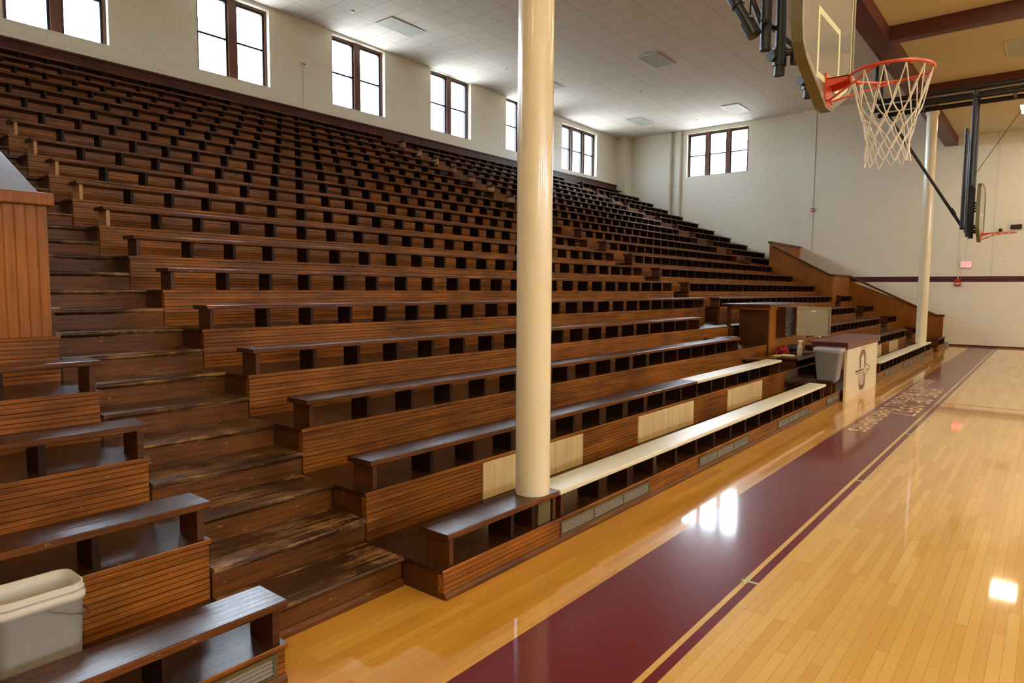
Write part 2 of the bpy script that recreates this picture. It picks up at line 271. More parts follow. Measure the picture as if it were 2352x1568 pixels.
# ------------------------------------------------------------------ mesh helpers
class MB:
    def __init__(s): s.v = []; s.f = []; s.mi = []; s.sm = []
    def add(s, vs, fs, mi=0, sm=False):
        o = len(s.v); s.v += [tuple(v) for v in vs]
        for f in fs: s.f.append(tuple(i+o for i in f)); s.mi.append(mi); s.sm.append(sm)
        return s
    def box(s, x0, x1, y0, y1, z0, z1, mi=0):
        v = [(x, y, z) for z in (z0, z1) for y in (y0, y1) for x in (x0, x1)]
        return s.add(v, [(0, 2, 3, 1), (4, 5, 7, 6), (0, 1, 5, 4), (2, 6, 7, 3), (0, 4, 6, 2), (1, 3, 7, 5)], mi)
    def prism(s, prof, a, b, axis='Y', mi=0, sm=False):
        """prof: 2D outline; extruded from a to b. axis Y: (x,z); X: (y,z); Z: (x,y)"""
        n = len(prof)
        def P(p, t): return {'Y': (p[0], t, p[1]), 'X': (t, p[0], p[1]), 'Z': (p[0], p[1], t)}[axis]
        v = [P(p, a) for p in prof]+[P(p, b) for p in prof]
        f = [(i, (i+1) % n, (i+1) % n+n, i+n) for i in range(n)]+[tuple(range(n))[::-1], tuple(range(n, 2*n))]
        return s.add(v, f, mi, sm)
    def tube(s, pts, r, n=10, caps=True, mi=0, sm=True, closed=False):
        P = [Vector(p) for p in pts]; m = len(P); rings = []
        rr = r if isinstance(r, (list, tuple)) else [r]*m
        prev = None
        for i, p in enumerate(P):
            if closed: t = (P[(i+1) % m]-P[i-1]).normalized()
            else: t = (P[min(i+1, m-1)]-P[max(i-1, 0)]).normalized()
            if prev is None:
                a = Vector((0, 0, 1)) if abs(t.z) < 0.9 else Vector((1, 0, 0)); u = t.cross(a).normalized()
            else: u = (prev-t*prev.dot(t)).normalized()
            prev = u; w_ = t.cross(u)
            rings.append([p+(u*math.cos(2*PI*k/n)+w_*math.sin(2*PI*k/n))*rr[i] for k in range(n)])
        v = [q for rg in rings for q in rg]; f = []
        for i in range(m if closed else m-1):
            j = (i+1) % m
            for k in range(n): f.append((i*n+k, i*n+(k+1) % n, j*n+(k+1) % n, j*n+k))
        s.add(v, f, mi, sm)
        if caps and not closed:
            s.add(rings[0], [tuple(range(n))[::-1]], mi); s.add(rings[-1], [tuple(range(n))], mi)
        return s
    def loft(s, rings, mi=0, sm=True, cap0=True, cap1=True):
        n = len(rings[0]); v = [q for rg in rings for q in rg]
        f = [(i*n+k, i*n+(k+1) % n, (i+1)*n+(k+1) % n, (i+1)*n+k) for i in range(len(rings)-1) for k in range(n)]
        s.add(v, f, mi, sm)
        if cap0: s.add(rings[0], [tuple(range(n))[::-1]], mi)
        if cap1: s.add(rings[-1], [tuple(range(n))], mi)
        return s
    def mesh(s, name, mats):
        me = bpy.data.meshes.new(name); me.from_pydata(s.v, [], s.f)
        for m in (mats if isinstance(mats, (list, tuple)) else [mats]): me.materials.append(m)
        me.polygons.foreach_set('material_index', s.mi); me.polygons.foreach_set('use_smooth', s.sm)
        bm = bmesh.new(); bm.from_mesh(me); bmesh.ops.recalc_face_normals(bm, faces=bm.faces); bm.to_mesh(me); bm.free()
        return me
    def obj(s, name, mats, parent=None, loc=(0, 0, 0)):
        return link(name, s.mesh(name, mats), parent, loc)
def link(name, me, parent=None, loc=(0, 0, 0)):
    o = bpy.data.objects.new(name, me); C.objects.link(o); o.location = loc
    if parent: o.parent = parent
    return o
def tag(o, label=None, cat=None, group=None, kind=None):
    if label: o['label'] = label
    if cat: o['category'] = cat
    if group: o['group'] = group
    if kind: o['kind'] = kind
    return o
def thing(name, label, cat, loc=(0, 0, 0), group=None, rz=0):
    o = bpy.data.objects.new(name, None); C.objects.link(o); o.location = loc; o.rotation_euler.z = rz; o.empty_display_size = 0.1
    return tag(o, label, cat, group)
def bev(o, wd=0.004, seg=2):
    m = o.modifiers.new('edge', 'BEVEL'); m.width = wd; m.segments = seg; m.limit_method = 'ANGLE'; m.angle_limit = math.radians(40); return o
def struct(o, label=None): o['kind'] = 'structure'; 
def ring_rrect(cx, cy, hx, hy, r, z, n=6):
    out = []
    for sx, sy, a0 in ((1, 1, 0), (-1, 1, 90), (-1, -1, 180), (1, -1, 270)):
        for k in range(n+1):
            a = math.radians(a0+90*k/n); out.append((cx+sx*(hx-r)+r*math.cos(a), cy+sy*(hy-r)+r*math.sin(a), z))
    return out

# ------------------------------------------------------------------ room shell
XR, YN = 17.0, -9.0
f = MB()
xs = [(-13.4, 0.60, 0), (0.60, 1.282, 1), (1.282, 1.315, 0), (1.315, 1.372, 1), (1.372, XR, 0)]
for a, b_, mi in xs: f.add([(a, YN, 0), (b_, YN, 0), (b_, YF+0.3, 0), (a, YF+0.3, 0)], [(0, 1, 2, 3)], mi)
fo = f.obj('floor', [M['floor'], M['floormaroon']]); struct(fo)
tag(fo, 'glossy maple strip floor with a wide maroon side band and a gold line', None)
hl = MB().box(1.372, XR, 13.13, 13.16, 0.0, 0.0012).obj('half_court_line', M['floormaroon']); tag(hl, 'thin maroon half-court line crossing the maple floor beyond the lettering', 'floor line')

# left (window) wall
wins = [(-3.45, -1.6), (0.40, 2.25), (4.15, 6.0), (7.9, 9.75), (11.66, 13.53), (15.42, 17.3), (19.2, 21.05)]
WZ0, WZ1, VZ0, VZ1 = 6.94, 8.83, 6.75, 8.56
triple = (22.75, 25.40)
wl = MB(); TH = 0.34
def wall_piece(y0, y1, z0, z1): wl.box(XW-TH, XW, y0, y1, z0, z1)
edges = sorted(wins+[triple]); yy = YN
for (a, b_) in edges:
    wall_piece(yy, a, 0, 9.3); z0, z1 = (VZ0, VZ1) if (a, b_) == triple else (WZ0, WZ1)
    wall_piece(a, b_, 0, z0); wall_piece(a, b_, z1, 9.3); yy = b_
wall_piece(yy, YF+0.3, 0, 9.3)
o = wl.obj('wall_left', M['wallX']); struct(o)
# far wall with a triple window
FX0, FX1, FZ0, FZ1 = -9.93, -7.28, 6.70, 8.53
wf = MB()
wf.box(XW, FX0, YF, YF+TH, 0, 9.3); wf.box(FX1, -5.15, YF, YF+TH, 0, 9.3); wf.box(FX0, FX1, YF, YF+TH, 0, FZ0); wf.box(FX0, FX1, YF, YF+TH, FZ1, 9.3)
wf.box(-5.15, XR, YF-0.13, YF+TH, 0, 9.3)
wf.box(XW, -12.6, 27.05, YF, 0, 9.3)
o = wf.obj('wall_far', M['wallY']); struct(o)
o = MB().box(-1.3, XR, YF-0.15, YF-0.13, 0, 0.055).obj('baseboard_far', M['maroon']); struct(o)
# right wall and near wall (behind the camera)
wr = MB(); yy = YN
for a in (-6, -1, 4, 9, 14, 19):
    wr.box(XR, XR+0.3, yy, a, 0, 9.3); wr.box(XR, XR+0.3, a, a+2.0, 0, 5.0); wr.box(XR, XR+0.3, a, a+2.0, 6.4, 9.3); yy = a+2.0
wr.box(XR, XR+0.3, yy, YF+0.3, 0, 9.3); o = wr.obj('wall_right', M['wallX']); struct(o)
o = MB().box(XW-TH, XR+0.3, YN-0.3, YN, 0, 9.3).obj('wall_near', M['wallY']); struct(o)
# ceilings
cl = MB().add([(XW-TH, YN, ZC(YN)), (-0.46, YN, ZC(YN)), (-0.46, YF+.2, ZC(YF+.2)), (XW-TH, YF+.2, ZC(YF+.2)), (XW-TH, YN, 9.5), (-0.46, YN, 9.5), (-0.46, YF+.2, 9.5), (XW-TH, YF+.2, 9.5)],
   [(0, 1, 2, 3), (4, 7, 6, 5), (0, 4, 5, 1), (1, 5, 6, 2), (2, 6, 7, 3), (3, 7, 4, 0)])
o = cl.obj('ceiling', M['tile']); struct(o)
o = MB().box(-0.10, XR+0.3, YN, YF, 7.07, 7.3).obj('ceiling_court', M['courtceil']); struct(o)

def window(n, o0, o1, z0, z1, panes, side):
    """side X: window in the left wall (spans Y). side Y: window in the far wall (spans X)."""
    fr = MB(); sa = MB(); gl = MB(); ws = o1-o0
    def bx(mb, a, b_, d0, d1, c0, c1):
        if side == 'X': mb.box(XW-d1, XW-d0, a, b_, c0, c1)
        else: mb.box(a, b_, YF+d0, YF+d1, c0, c1)
    ft = 0.055; mw = 0.20 if panes == 2 else 0.15
    bx(fr, o0, o0+ft, .13, .22, z0, z1); bx(fr, o1-ft, o1, .13, .22, z0, z1); bx(fr, o0+ft, o1-ft, .13, .22, z1-ft, z1); bx(fr, o0+ft, o1-ft, .13, .22, z0, z0+.03)
    pw = (ws-2*ft-(panes-1)*mw)/panes
    a = o0+ft; ps = []
    for k in range(panes):
        ps.append((a, a+pw)); a += pw
        if k < panes-1: bx(fr, a, a+mw, .11, .22, z0, z1); a += mw
    W_ = fr.obj('window_%d' % n, M['brownframe']); struct(W_)
    W_['label'] = 'red-brown timber window frame %s' % ('of three lights' if panes == 3 else 'of two lights')
    for (p0, p1) in ps:
        sa = MB(); s = 0.05
        bx(sa, p0, p0+s, .16, .24, z0+.03, z1-ft); bx(sa, p1-s, p1, .16, .24, z0+.03, z1-ft); bx(sa, p0+s, p1-s, .16, .24, z1-ft-s, z1-ft); bx(sa, p0+s, p1-s, .16, .24, z0+.03, z0+.05)
        zm = z0+(z1-z0)*0.49; bx(sa, p0+s, p1-s, .18, .205, zm-.024, zm+.024)
        so = sa.obj('sash', M['darkmetal'], W_)
        gl = MB(); bx(gl, p0+s, p1-s, .188, .194, z0+.05, z1-ft-s); go = gl.obj('pane', M['glass'], so)
    sl = MB(); bx(sl, o0, o1, 0.0, .13, z0-.004, z0+.004); sl.obj('window_sill', M['white'], W_)
    # daylight comes through the opening: mark it as a portal for the sky
    ld = bpy.data.lights.new('sky_portal', 'AREA'); ld.shape = 'RECTANGLE'; ld.size = ws; ld.size_y = z1-z0; ld.cycles.is_portal = True
    lo = bpy.data.objects.new('sky_portal', ld); C.objects.link(lo)
    if side == 'X': lo.location = (XW-TH+.02, (o0+o1)/2, (z0+z1)/2); lo.rotation_euler = (PI/2, 0, -PI/2)
    else: lo.location = ((o0+o1)/2, YF+TH-.02, (z0+z1)/2); lo.rotation_euler = (-PI/2, 0, 0)
for n, (a, b_) in enumerate(wins): window(n+1, a, b_, WZ0, WZ1, 2, 'X')
window(8, triple[0], triple[1], VZ0, VZ1, 3, 'X')
window(9, FX0, FX1, FZ0, FZ1, 3, 'Y')
for k, a in enumerate((-6, -1, 4, 9, 14, 19)):
    g = MB().box(XR+.1, XR+.18, a, a+.08, 5, 6.4).box(XR+.1, XR+.18, a+1.92, a+2, 5, 6.4).box(XR+.1, XR+.18, a+.96, a+1.04, 5, 6.4).box(XR+.1, XR+.18, a+.08, a+1.92, 5, 5.07).box(XR+.1, XR+.18, a+.08, a+1.92, 6.33, 6.4).obj('window_%d' % (k+10), M['brownframe']); struct(g)
    MB().box(XR+.13, XR+.136, a+.08, a+1.92, 5.07, 6.33).obj('pane', M['glass'], g)

# ------------------------------------------------------------------ ceiling beams
bm_ = thing('steel_roof_beam', 'maroon steel roof girder running the length of the hall above the cream columns', 'beam')
MB().box(-0.46, -0.09, YN, YF-0.13, 6.79, 9.2).obj('girder', M['beam'], bm_)
for k, y in enumerate((0.9, 5.7, 10.5, 15.32, 20.14)):
    names = {3: 'maroon cross beam under the court ceiling, nearer of the two in the upper right corner', 4: 'maroon cross beam under the court ceiling behind the far black hoop frame'}
    o = MB().box(-0.09, XR, y, y+0.24, 6.79, 7.07).obj('steel_cross_beam', M['beam']); tag(o, names.get(k, 'maroon cross beam under the court ceiling, near the camera end of the hall'), 'beam', 'cross beams under the court ceiling')

# ------------------------------------------------------------------ columns
def column(cx, cy, r, label, loose):
    t = thing('steel_column', label, 'column', (cx, cy, 0))
    n = 40
    MB().tube([(0, 0, Z1+.001), (0, 0, 6.79)], r, n).obj('shaft', M['cream'], t)
    MB().box(-.06, .11, -.075, .07, TT(1), Z1-.037).obj('base_casing', M['ventframe'], t)
    MB().tube([(0, 0, 6.70), (0, 0, 6.79)], r+.03, n).obj('top_plate', M['cream'], t)
    if loose:
        mb = MB(); mb.tube([(-r*.75, -r*.75, 4.1), (-r*.75, -r*.75, 5.2)], 0.010, 8); mb.obj('conduit', M['cream'], t)
        c = MB().tube([(-r*.75, -r*.75, 4.66), (-r*.75, -r*.75, 4.78)], 0.017, 8); c.obj('conduit_joint', M['cream'], t)
    return t
column(-0.135, 3.81, 0.125, 'thick cream painted round column rising through the front bench, nearest the camera', True)
column(-0.15, 21.95, 0.135, 'cream painted round column at the far end of the front bench', False)

# ------------------------------------------------------------------ seating tiers
NG = 5
def grooved(z0, z1, n):
    """front profile (x,z) of a beadboard face: V grooves and beads, front at x=0"""
    p = []; h = (z1-z0)/n
    for k in range(n):
        a = z0+k*h; b_ = a+h
        p += [(0, a+.001), (0, a+h*.5-.0022), (-.0025, a+h*.5-.001), (-.0025, a+h*.5+.0003), (0, a+h*.5+.0013), (0, b_-.0045), (-.0045, b_-.0035), (-.0045, b_-.001)]
    return p
def grooved_prism(mb, prof, y0, y1):
    """beadboard: the narrow groove faces take a darker colour (second material)"""
    n = len(prof); o = len(mb.v)
    mb.v += [(p[0], y0, p[1]) for p in prof]+[(p[0], y1, p[1]) for p in prof]
    for i in range(n):
        j = (i+1) % n; dark = (-.02 < prof[i][0] < -.001 or -.02 < prof[j][0] < -.001)
        mb.f.append((o+i, o+j, o+j+n, o+i+n)); mb.mi.append(1 if dark else 0); mb.sm.append(False)
    mb.f.append(tuple(o+k for k in range(n))[::-1]); mb.f.append(tuple(o+n+k for k in range(n))); mb.mi += [0, 0]; mb.sm += [False, False]
    return mb
def riser_mesh(y0, y1, hz, name='riser', n=NG):
    p = grooved(0.0, hz, n); prof = [(-0.05, 0)]+p+[(-0.05, hz)]
    return grooved_prism(MB(), prof, y0, y1).mesh(name, [M['riser'], M['groove']])
def tread_mesh(y0, y1, back):
    mb = MB().prism([(0.0055, -.005), (0.003, 0), (-back, 0), (-back, -.026), (0.004, -.026), (0.0055, -.023)], y0, y1)
    mb.mi[0] = 1; mb.mi[5] = 1; mb.mi[4] = 1; mb.mi[3] = 1
    return mb.mesh('tread', [M['tread'], M['riser']])
def block(name, label, rows, y0, y1, back=D, t=None, open2=None):
    t = t or thing(name, label, 'bleacher tiers')
    rm = riser_mesh(y0, y1, R-0.026)
    tm = tread_mesh(y0-.012, y1+.012, back)
    em = MB().box(-.385, -.0505, 0, .025, 0, R-.026).mesh('end_panel', M['endgrain'])
    for i in rows:
        y1i = y1(i) if callable(y1) else y1
        if i == 1:
            grooved_prism(MB(), [(-.05, .035)]+grooved(.035, TT(1)-.026, 2)+[(-.05, TT(1)-.026)], y0, y1).obj('riser', [M['riser'], M['groove']], t)
            MB().prism([(.0, 0), (.022, 0), (.022, .02), (.008, .04), (-.05, .04), (-.05, 0)], y0, y1).obj('kick_board', M['stairrise'], t)
        elif i == 2 and open2: link('riser', riser_mesh(y0, open2, R-0.026), t, (XF(i), 0, TT(i-1)))
        else: link('riser', rm, t, (XF(i), 0, TT(i-1)))
        link('tread', tm if i < 19 else tread_mesh(y0-.012, y1+.012, .315), t, (XF(i), 0, TT(i)))
        for ye in (y0, y1-.025):
            if i == 1: MB().box(-.385, -.0505, ye, ye+.025, 0, TT(1)-.026).obj('end_panel', M['endgrain'], t)
            else: link('end_panel', em, t, (XF(i), ye, TT(i-1)))
    return t
def stairs(label, rows, y0, y1, half_only=False, floor_first=True):
    t = thing('aisle_stairs', label, 'stairs')
    w0, w1 = y0+.002, y1-.002
    ht = D/2; hr = R/2
    def step(x, z, zb, dep, first=False):
        dep = min(dep, x-(XW+.002))
        # one step: riser board, nosed worn tread with a small cove moulding underneath
        MB().prism([(x, zb), (x, z-.03), (x-.02, z-.03), (x-.02, zb)], w0, w1).obj('step_riser', M['stairrise'], t)
        MB().prism([(x+.026, z-.010), (x+.020, z), (x-dep, z), (x-dep, z-.028), (x+.020, z-.028), (x+.026, z-.020)], w0, w1).prism([(x, z-.028), (x+.012, z-.028), (x, z-.045)], w0, w1).obj('step_tread', M['stair'], t)
    for i in rows:
        if not half_only:
            step(XF(i)-ht, TT(i), (TT(i-1)+hr if i > 1 else 0), ht)
            if i == 1: MB().prism([(-ht, 0), (-ht+.022, 0), (-ht+.022, .025), (-ht+.006, .045), (-ht, .045)], w0, w1).obj('kick_board', M['stairrise'], t)
            if i > 1: step(XF(i), TT(i-1)+hr, TT(i-1), ht)
        else: step(XF(i)+ht, TT(i-1)+hr, TT(i-1), ht)
    return t
block('seating_block', 'dark wooden stepped seating tiers at the lower left, beside the white bucket', range(1, 6), -4.0, YL)
bB = block('seating_block', 'large middle block of dark wooden stepped tiers behind the thick cream column', range(5, 20), YA, YB)
block(None, None, range(1, 5), YA, 11.48, t=bB)
bC = block('seating_block', 'far middle block of dark wooden stepped tiers beyond the second aisle', range(9, 20), YC2, YC3)
block(None, None, range(1, 5), 15.5, 23.32, t=bC)
block(None, None, [5], YC2, 23.32, t=bC)
block(None, None, range(6, 9), YC2, 24.02, t=bC)
bD = block('seating_block', 'last block of dark wooden tiers against the far end wall', range(9, 20), YD, 27.55)
# lower tiers also run across the scorers' bay, and on to the stair parapet
def extra(rows, y0, y1, label, open2=None):
    t = thing('seating_block', label, 'bleacher tiers')
    rm = riser_mesh(y0, y1, R-0.026)
    tm = tread_mesh(y0, y1, D)
    for i in rows:
        if i == 1:
            grooved_prism(MB(), [(-.05, .035)]+grooved(.035, TT(1)-.026, 2)+[(-.05, TT(1)-.026)], y0, y1).obj('riser', [M['riser'], M['groove']], t)
            MB().prism([(.0, 0), (.022, 0), (.022, .02), (.008, .04), (-.05, .04), (-.05, 0)], y0, y1).obj('kick_board', M['stairrise'], t)
        elif i == 2 and open2: link('riser', riser_mesh(y0, open2, R-0.026), t, (XF(i), 0, TT(i-1)))
        else: link('riser', rm, t, (XF(i), 0, TT(i-1)))
        link('tread', tm, t, (XF(i), 0, TT(i)))
    return t
extra(range(1, 5), 11.481, 15.499, 'short dark wooden tiers of the scorers bay behind the cream emblem table', 12.3)
block('seating_block', 'narrow strip of dark wooden tiers between the far aisle and the lower stair parapet', range(1, 6), 24.40, 26.18)
stairs('wooden aisle stairs at the far end, beside the narrow tiers along the lower parapet', range(1, 6), 23.335, 24.385)
stairs('worn wooden aisle stairs nearest the camera, climbing between the two nearest seating blocks', range(1, 20), YL+.013, YA-.013)
stairs('wooden aisle stairs between the large middle block and the far middle block', range(6, 20), YB+.013, YC2-.013)
stairs('wooden aisle stairs between the far middle block and the last block', range(9, 20), YC3+.013, YD-.013)
stairs('half-height wooden steps beside the scorers bay, left of the grey bin', range(2, 6), 11.50, 12.20, half_only=True)
# back board behind the topmost bench
bb = thing('back_rail', 'long dark wooden back board along the wall behind the topmost bench', 'back rail')
MB().box(XW+.001, XW+.05, YN+3, YF-.14, TT(19), 6.55).obj('back_board', M['backboard'], bb)
MB().box(XW, XW+.09, YN+3, YF-.14, 6.55, 6.59).obj('rail_cap', M['cap'], bb)
for y0, y1 in ((8.55, 9.0), (10.1, 10.55), (16.5, 16.95), (18.0, 18.4)):
    MB().box(XF(19)-.235, XF(19)-.222, y0, y1, TT(19)+.01, ZS(19)-.04).obj('patch_board', M['parapet'], bb)

# plywood patches and metal grilles set in the lower risers
def grille(t, y0, y1, x, z0, z1, nlou=4):
    nb = max(1, round((y1-y0)/0.45)); fw_ = .018
    fr = MB().box(x, x+.010, y0, y1, z1-fw_, z1).box(x, x+.010, y0, y1, z0, z0+.010).box(x, x+.010, y0, y0+fw_*1.2, z0+.01, z1-fw_).box(x, x+.010, y1-fw_*1.2, y1, z0+.01, z1-fw_)
    for k in range(1, nb): yc = y0+(y1-y0)*k/nb; fr.box(x, x+.009, yc-.006, yc+.006, z0+.01, z1-fw_)
    fr.obj('grille_frame', M['ventframe'], t)
    lo = MB(); hh = (z1-fw_-z0-.010)/nlou
    for k in range(nlou):
        zz = z0+.010+k*hh; lo.prism([(x+.001, zz+hh*.95), (x+.002, zz+hh*.98), (x+.0085, zz+hh*.30), (x+.0065, zz+hh*.22)], y0+.02, y1-.02)
    lo.obj('louvers', M['vent'], t)
    MB().box(x-.0005, x+.0008, y0+.01, y1-.01, z0+.005, z1-.01).obj('backing', M['void'], t)
vt = {'A': [(1.02, 1.655, 'grey louvred metal grille in the front riser below the nearest bench end')],
      'B': [(3.97, 5.36, 'grey louvred metal grille in the front riser just beyond the thick column'), (6.44, 7.88, 'grey louvred metal grille in the front riser below the middle of the long cream bench'), (8.94, 10.35, 'grey louvred grille in the front riser below the far half of the long cream bench'), (11.35, 12.15, 'grey louvred metal grille in the front riser beside the cream emblem table')],
      'C': [(16.02, 17.3, 'first grey louvred grille beyond the emblem table, below the far cream bench'), (18.2, 19.55, 'middle grey louvred grille below the far cream bench'), (20.35, 21.6, 'last grey louvred grille below the far cream bench, near the far column')]}
for s in vt.values():
    for y0, y1, lb in s:
        t = thing('floor_vent', lb, 'vent', group='louvred grilles in the front riser'); grille(t, y0, y1, .001, .045, TT(1)-.03)
t = thing('floor_vent', 'small grey louvred grille in the second riser behind the grey bin', 'vent', group='louvred grilles in the front riser'); grille(t, 11.58, 12.22, XF(2)+.001, TT(1)+R/2+.006, TT(2)-.028, 3)
for y0, y1, lb in ((3.91, 5.35, 'pale plywood panel on the second riser, partly hidden by the thick column'), (6.45, 7.88, 'pale plywood panel on the second riser behind the middle of the long cream bench'), (9.0, 10.4, 'pale plywood panel on the second riser behind the far end of the long cream bench'), (18.4, 19.5, 'pale plywood panel on the second riser just beyond the emblem table'), (20.6, 21.9, 'pale plywood panel on the second riser near the far column')):
    o = MB().box(XF(2)+.001, XF(2)+.012, y0, y1, TT(1)+.004, TT(2)-.03).obj('plywood_panel', M['ply']); tag(o, lb, 'panel', 'plywood panels on the second riser')

# ------------------------------------------------------------------ benches
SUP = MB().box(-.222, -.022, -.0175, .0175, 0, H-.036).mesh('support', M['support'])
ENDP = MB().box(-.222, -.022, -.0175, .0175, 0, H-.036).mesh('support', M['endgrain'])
def plank(y0, y1, m, t, loc, holes=False):
    p = [(0, -.030), (0, -.006), (-.004, -.001), (-.008, 0), (-W+.006, 0), (-W, -.005), (-W, -.036), (-.004, -.036)]
    mb = MB().prism(p, y0, y1); edge = m if m is M['cream_seat'] else M['seatedge']
    mb.mi[0] = 1; mb.mi[7] = 1; mb.mi[1] = 1
    return mb.obj('seat_plank', [m, edge], t, loc)
ORD = 'first second third fourth fifth sixth seventh eighth ninth tenth eleventh twelfth thirteenth fourteenth fifteenth sixteenth seventeenth eighteenth topmost'.split()
M['litend'] = wood('worn_lit_end_wood', (0.34, 0.17, 0.065), (0.56, 0.33, 0.15), 0.45, axis='X', spec=0.25, bump=0.15)  # worn bench ends; the light they catch is put into the pale colour
TAN = MB().box(-.222, -.022, -.0175, .0175, 0, H-.036).mesh('support', M['litend'])
def bench(i, y0, y1, label, segs=None, start='n', name='bench', tan=False, at=None):
    t = thing(name, label, 'bench', (XF(i), y0, TT(i)), group='tiered benches')
    L_ = y1-y0
    for (a, b_, m) in (segs or [(y0, y1, M['seat'])]): plank(a-y0, b_-y0, m, t, (0, 0, H))
    ys = [.05]; y = .05+.53
    if start == 'f': y = L_-.05; ys = []
    while y < L_-.12: ys.append(y); y += .466
    if start == 'f':
        ys = []; y = L_-.05
        while y > .0: ys.append(y); y -= .466 if ys and len(ys) > 1 else .5
    else: ys.append(L_-.05)
    if at: ys = at
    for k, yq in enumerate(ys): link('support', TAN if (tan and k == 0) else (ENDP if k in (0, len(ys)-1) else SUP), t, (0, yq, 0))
    return t
blk = {'A': 'left of the nearest aisle', 'B': 'in the large middle block', 'C': 'in the far middle block', 'D': 'in the last block by the end wall', 'E': 'against the lower parapet'}
for i in range(1, 6): bench(i, -3.8, YL+.02, 'dark wooden bench on the %s tier up, %s' % (ORD[i-1], blk['A']), start='f')
bench(1, YA+.04, 3.955, 'short dark varnished bench at the floor edge with the thick cream column standing through it', at=[.05, .64, .875, 1.125])
bench(1, 3.975, 11.30, 'long cream-painted bench along the floor edge, from the thick column to the emblem table', [(3.975, 11.30, M['cream_seat'])])
bench(2, YA+.04, 11.36, 'bench on the second tier of the middle block, dark with its far half painted cream', [(YA+.04, 8.0, M['seat']), (8.0, 11.36, M['cream_seat'])])
for i in range(3, 20):
    e = 11.40 if i < 5 else YB+.02
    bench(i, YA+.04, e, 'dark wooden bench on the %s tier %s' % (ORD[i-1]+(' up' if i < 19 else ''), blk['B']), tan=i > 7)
bench(1, 15.6, 22.9, 'cream-painted bench along the floor edge beyond the emblem table, reaching the far column', [(15.6, 22.9, M['cream_seat'])])
for i in range(2, 20):
    s_ = 15.6 if i < 5 else YC2-.02
    e = 23.3 if i < 6 else (24.0 if i < 9 else YC3+.02)
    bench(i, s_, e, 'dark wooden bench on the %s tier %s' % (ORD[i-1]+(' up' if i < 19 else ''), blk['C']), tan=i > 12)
for i in range(9, 20): bench(i, YD-.02, 27.45, 'dark wooden bench on the %s tier %s' % (ORD[i-1]+(' up' if i < 19 else ''), blk['D']))
for i in range(1, 6): bench(i, 24.45, 26.1, 'short dark wooden bench on the %s tier up, %s' % (ORD[i-1], blk['E']))
bench(1, 11.70, 12.05, 'stub of dark wooden bench carrying the grey waste bin', name='bench')

# ------------------------------------------------------------------ stair parapets
def bead_v(a, b_, n):
    """outline of a vertical-board face along one axis: list of (u, depth)"""
    out = []; h = (b_-a)/n
    for k in range(n): out += [(a+k*h+.001, -.005), (a+k*h+.006, 0), (a+(k+1)*h-.006, 0), (a+(k+1)*h-.001, -.005)]
    return out
pn = thing('stair_parapet', 'orange-brown beadboard parapet at the left edge above the fifth bench', 'parapet')
pr_ = [(-2.90, -4.0)]+[(-2.825+d, y) for y, d in bead_v(-4.0, 1.66, 86)]+[(-2.90, 1.66)]
MB().prism(pr_, TT(5), 2.42, 'Z').obj('front_panel', M['parapet'], pn)
bev(MB().box(-2.92, -2.79, -4.0, 1.70, 2.42, 2.51).obj('front_cap', M['parapet'], pn), .012)
x0, z0_, sl = -2.92, 2.40, R/D
MB().prism([(x0, TT(5)), (x0, z0_), (-10.5, z0_+(x0+10.5)*sl), (-10.5, TT(15))], 1.60, 1.66).obj('side_panel', M['parapet'], pn)
bev(MB().prism([(x0, z0_), (x0, z0_+.07), (-10.5, z0_+.07+(x0+10.5)*sl), (-10.5, z0_+(x0+10.5)*sl)], 1.40, 1.69).obj('side_cap', M['cap'], pn), .01)
pf = thing('stair_parapet', 'orange-brown beadboard parapet stepping down to the floor at the far end of the bleachers', 'parapet')
XB, XJ, XE, Y0, Y1p = -5.08, -3.0, -0.10, 24.05, 26.2
def side(nm, xa, xb, zta, ztb, y):
    """boarded side wall facing -Y from xa to xb with a sloping top; bottom follows the tiers"""
    n = max(2, round((xb-xa)/.066)); mb = MB(); h = (xb-xa)/n
    for k in range(n):
        a = xa+k*h; b_ = a+h; za = zta+(ztb-zta)*(a-xa)/(xb-xa); zb = zta+(ztb-zta)*(b_-xa)/(xb-xa)
        mb.add([(a, y+.004, 0), (a+.004, y, 0), (b_-.004, y, 0), (b_, y+.004, 0), (b_, y+.004, zb), (b_-.004, y, zb), (a+.004, y, za), (a, y+.004, za)], [(0, 1, 6, 7), (1, 2, 5, 6), (2, 3, 4, 5)])
    mb.prism([(xa, 0), (xb, 0), (xb, ztb), (xa, zta)], y+.0045, y+.06)
    return mb.obj(nm, M['parapet'], pf)
side('upper_side_panel', XB, XJ, 3.37, 2.34, Y0)
side('lower_side_panel', XJ-.3, XE, 2.34+.0, 1.03, Y1p)
def xface(nm, x, y0, y1, z0, z1):
    n = max(2, round((y1-y0)/.066)); p = [(x-.05, y0)]+[(x+d, y) for y, d in bead_v(y0, y1, n)]+[(x-.05, y1)]
    return MB().prism(p, z0, z1, 'Z').obj(nm, M['parapet'], pf)
xface('back_panel', XB, Y0, YF-.135, 2.6, 3.50)
xface('jog_panel', XJ, Y0+.061, Y1p+.06, 1.0, 2.34)
def capq(nm, pts, y0, y1, m): return bev(MB().prism(pts+[(x, z+.065) for x, z in pts[::-1]], y0, y1).obj(nm, m, pf), .010)
MB().box(XB-.09, XB+.05, Y0-.04, YF-.135, 3.50, 3.565).obj('back_cap', M['cap'], pf)
capq('upper_cap', [(XB+.05, 3.37), (-3.12, 2.345), (XJ+.03, 2.345)], Y0-.04, Y0+.10, M['cap'])
MB().box(XJ-.09, XJ+.035, Y0+.10, Y1p+.10, 2.345, 2.41).obj('jog_cap', M['cap'], pf)
capq('lower_cap', [(XJ, 2.345), (-.32, 1.03), (XE+.03, 1.03)], Y1p-.04, Y1p+.10, M['cap'])

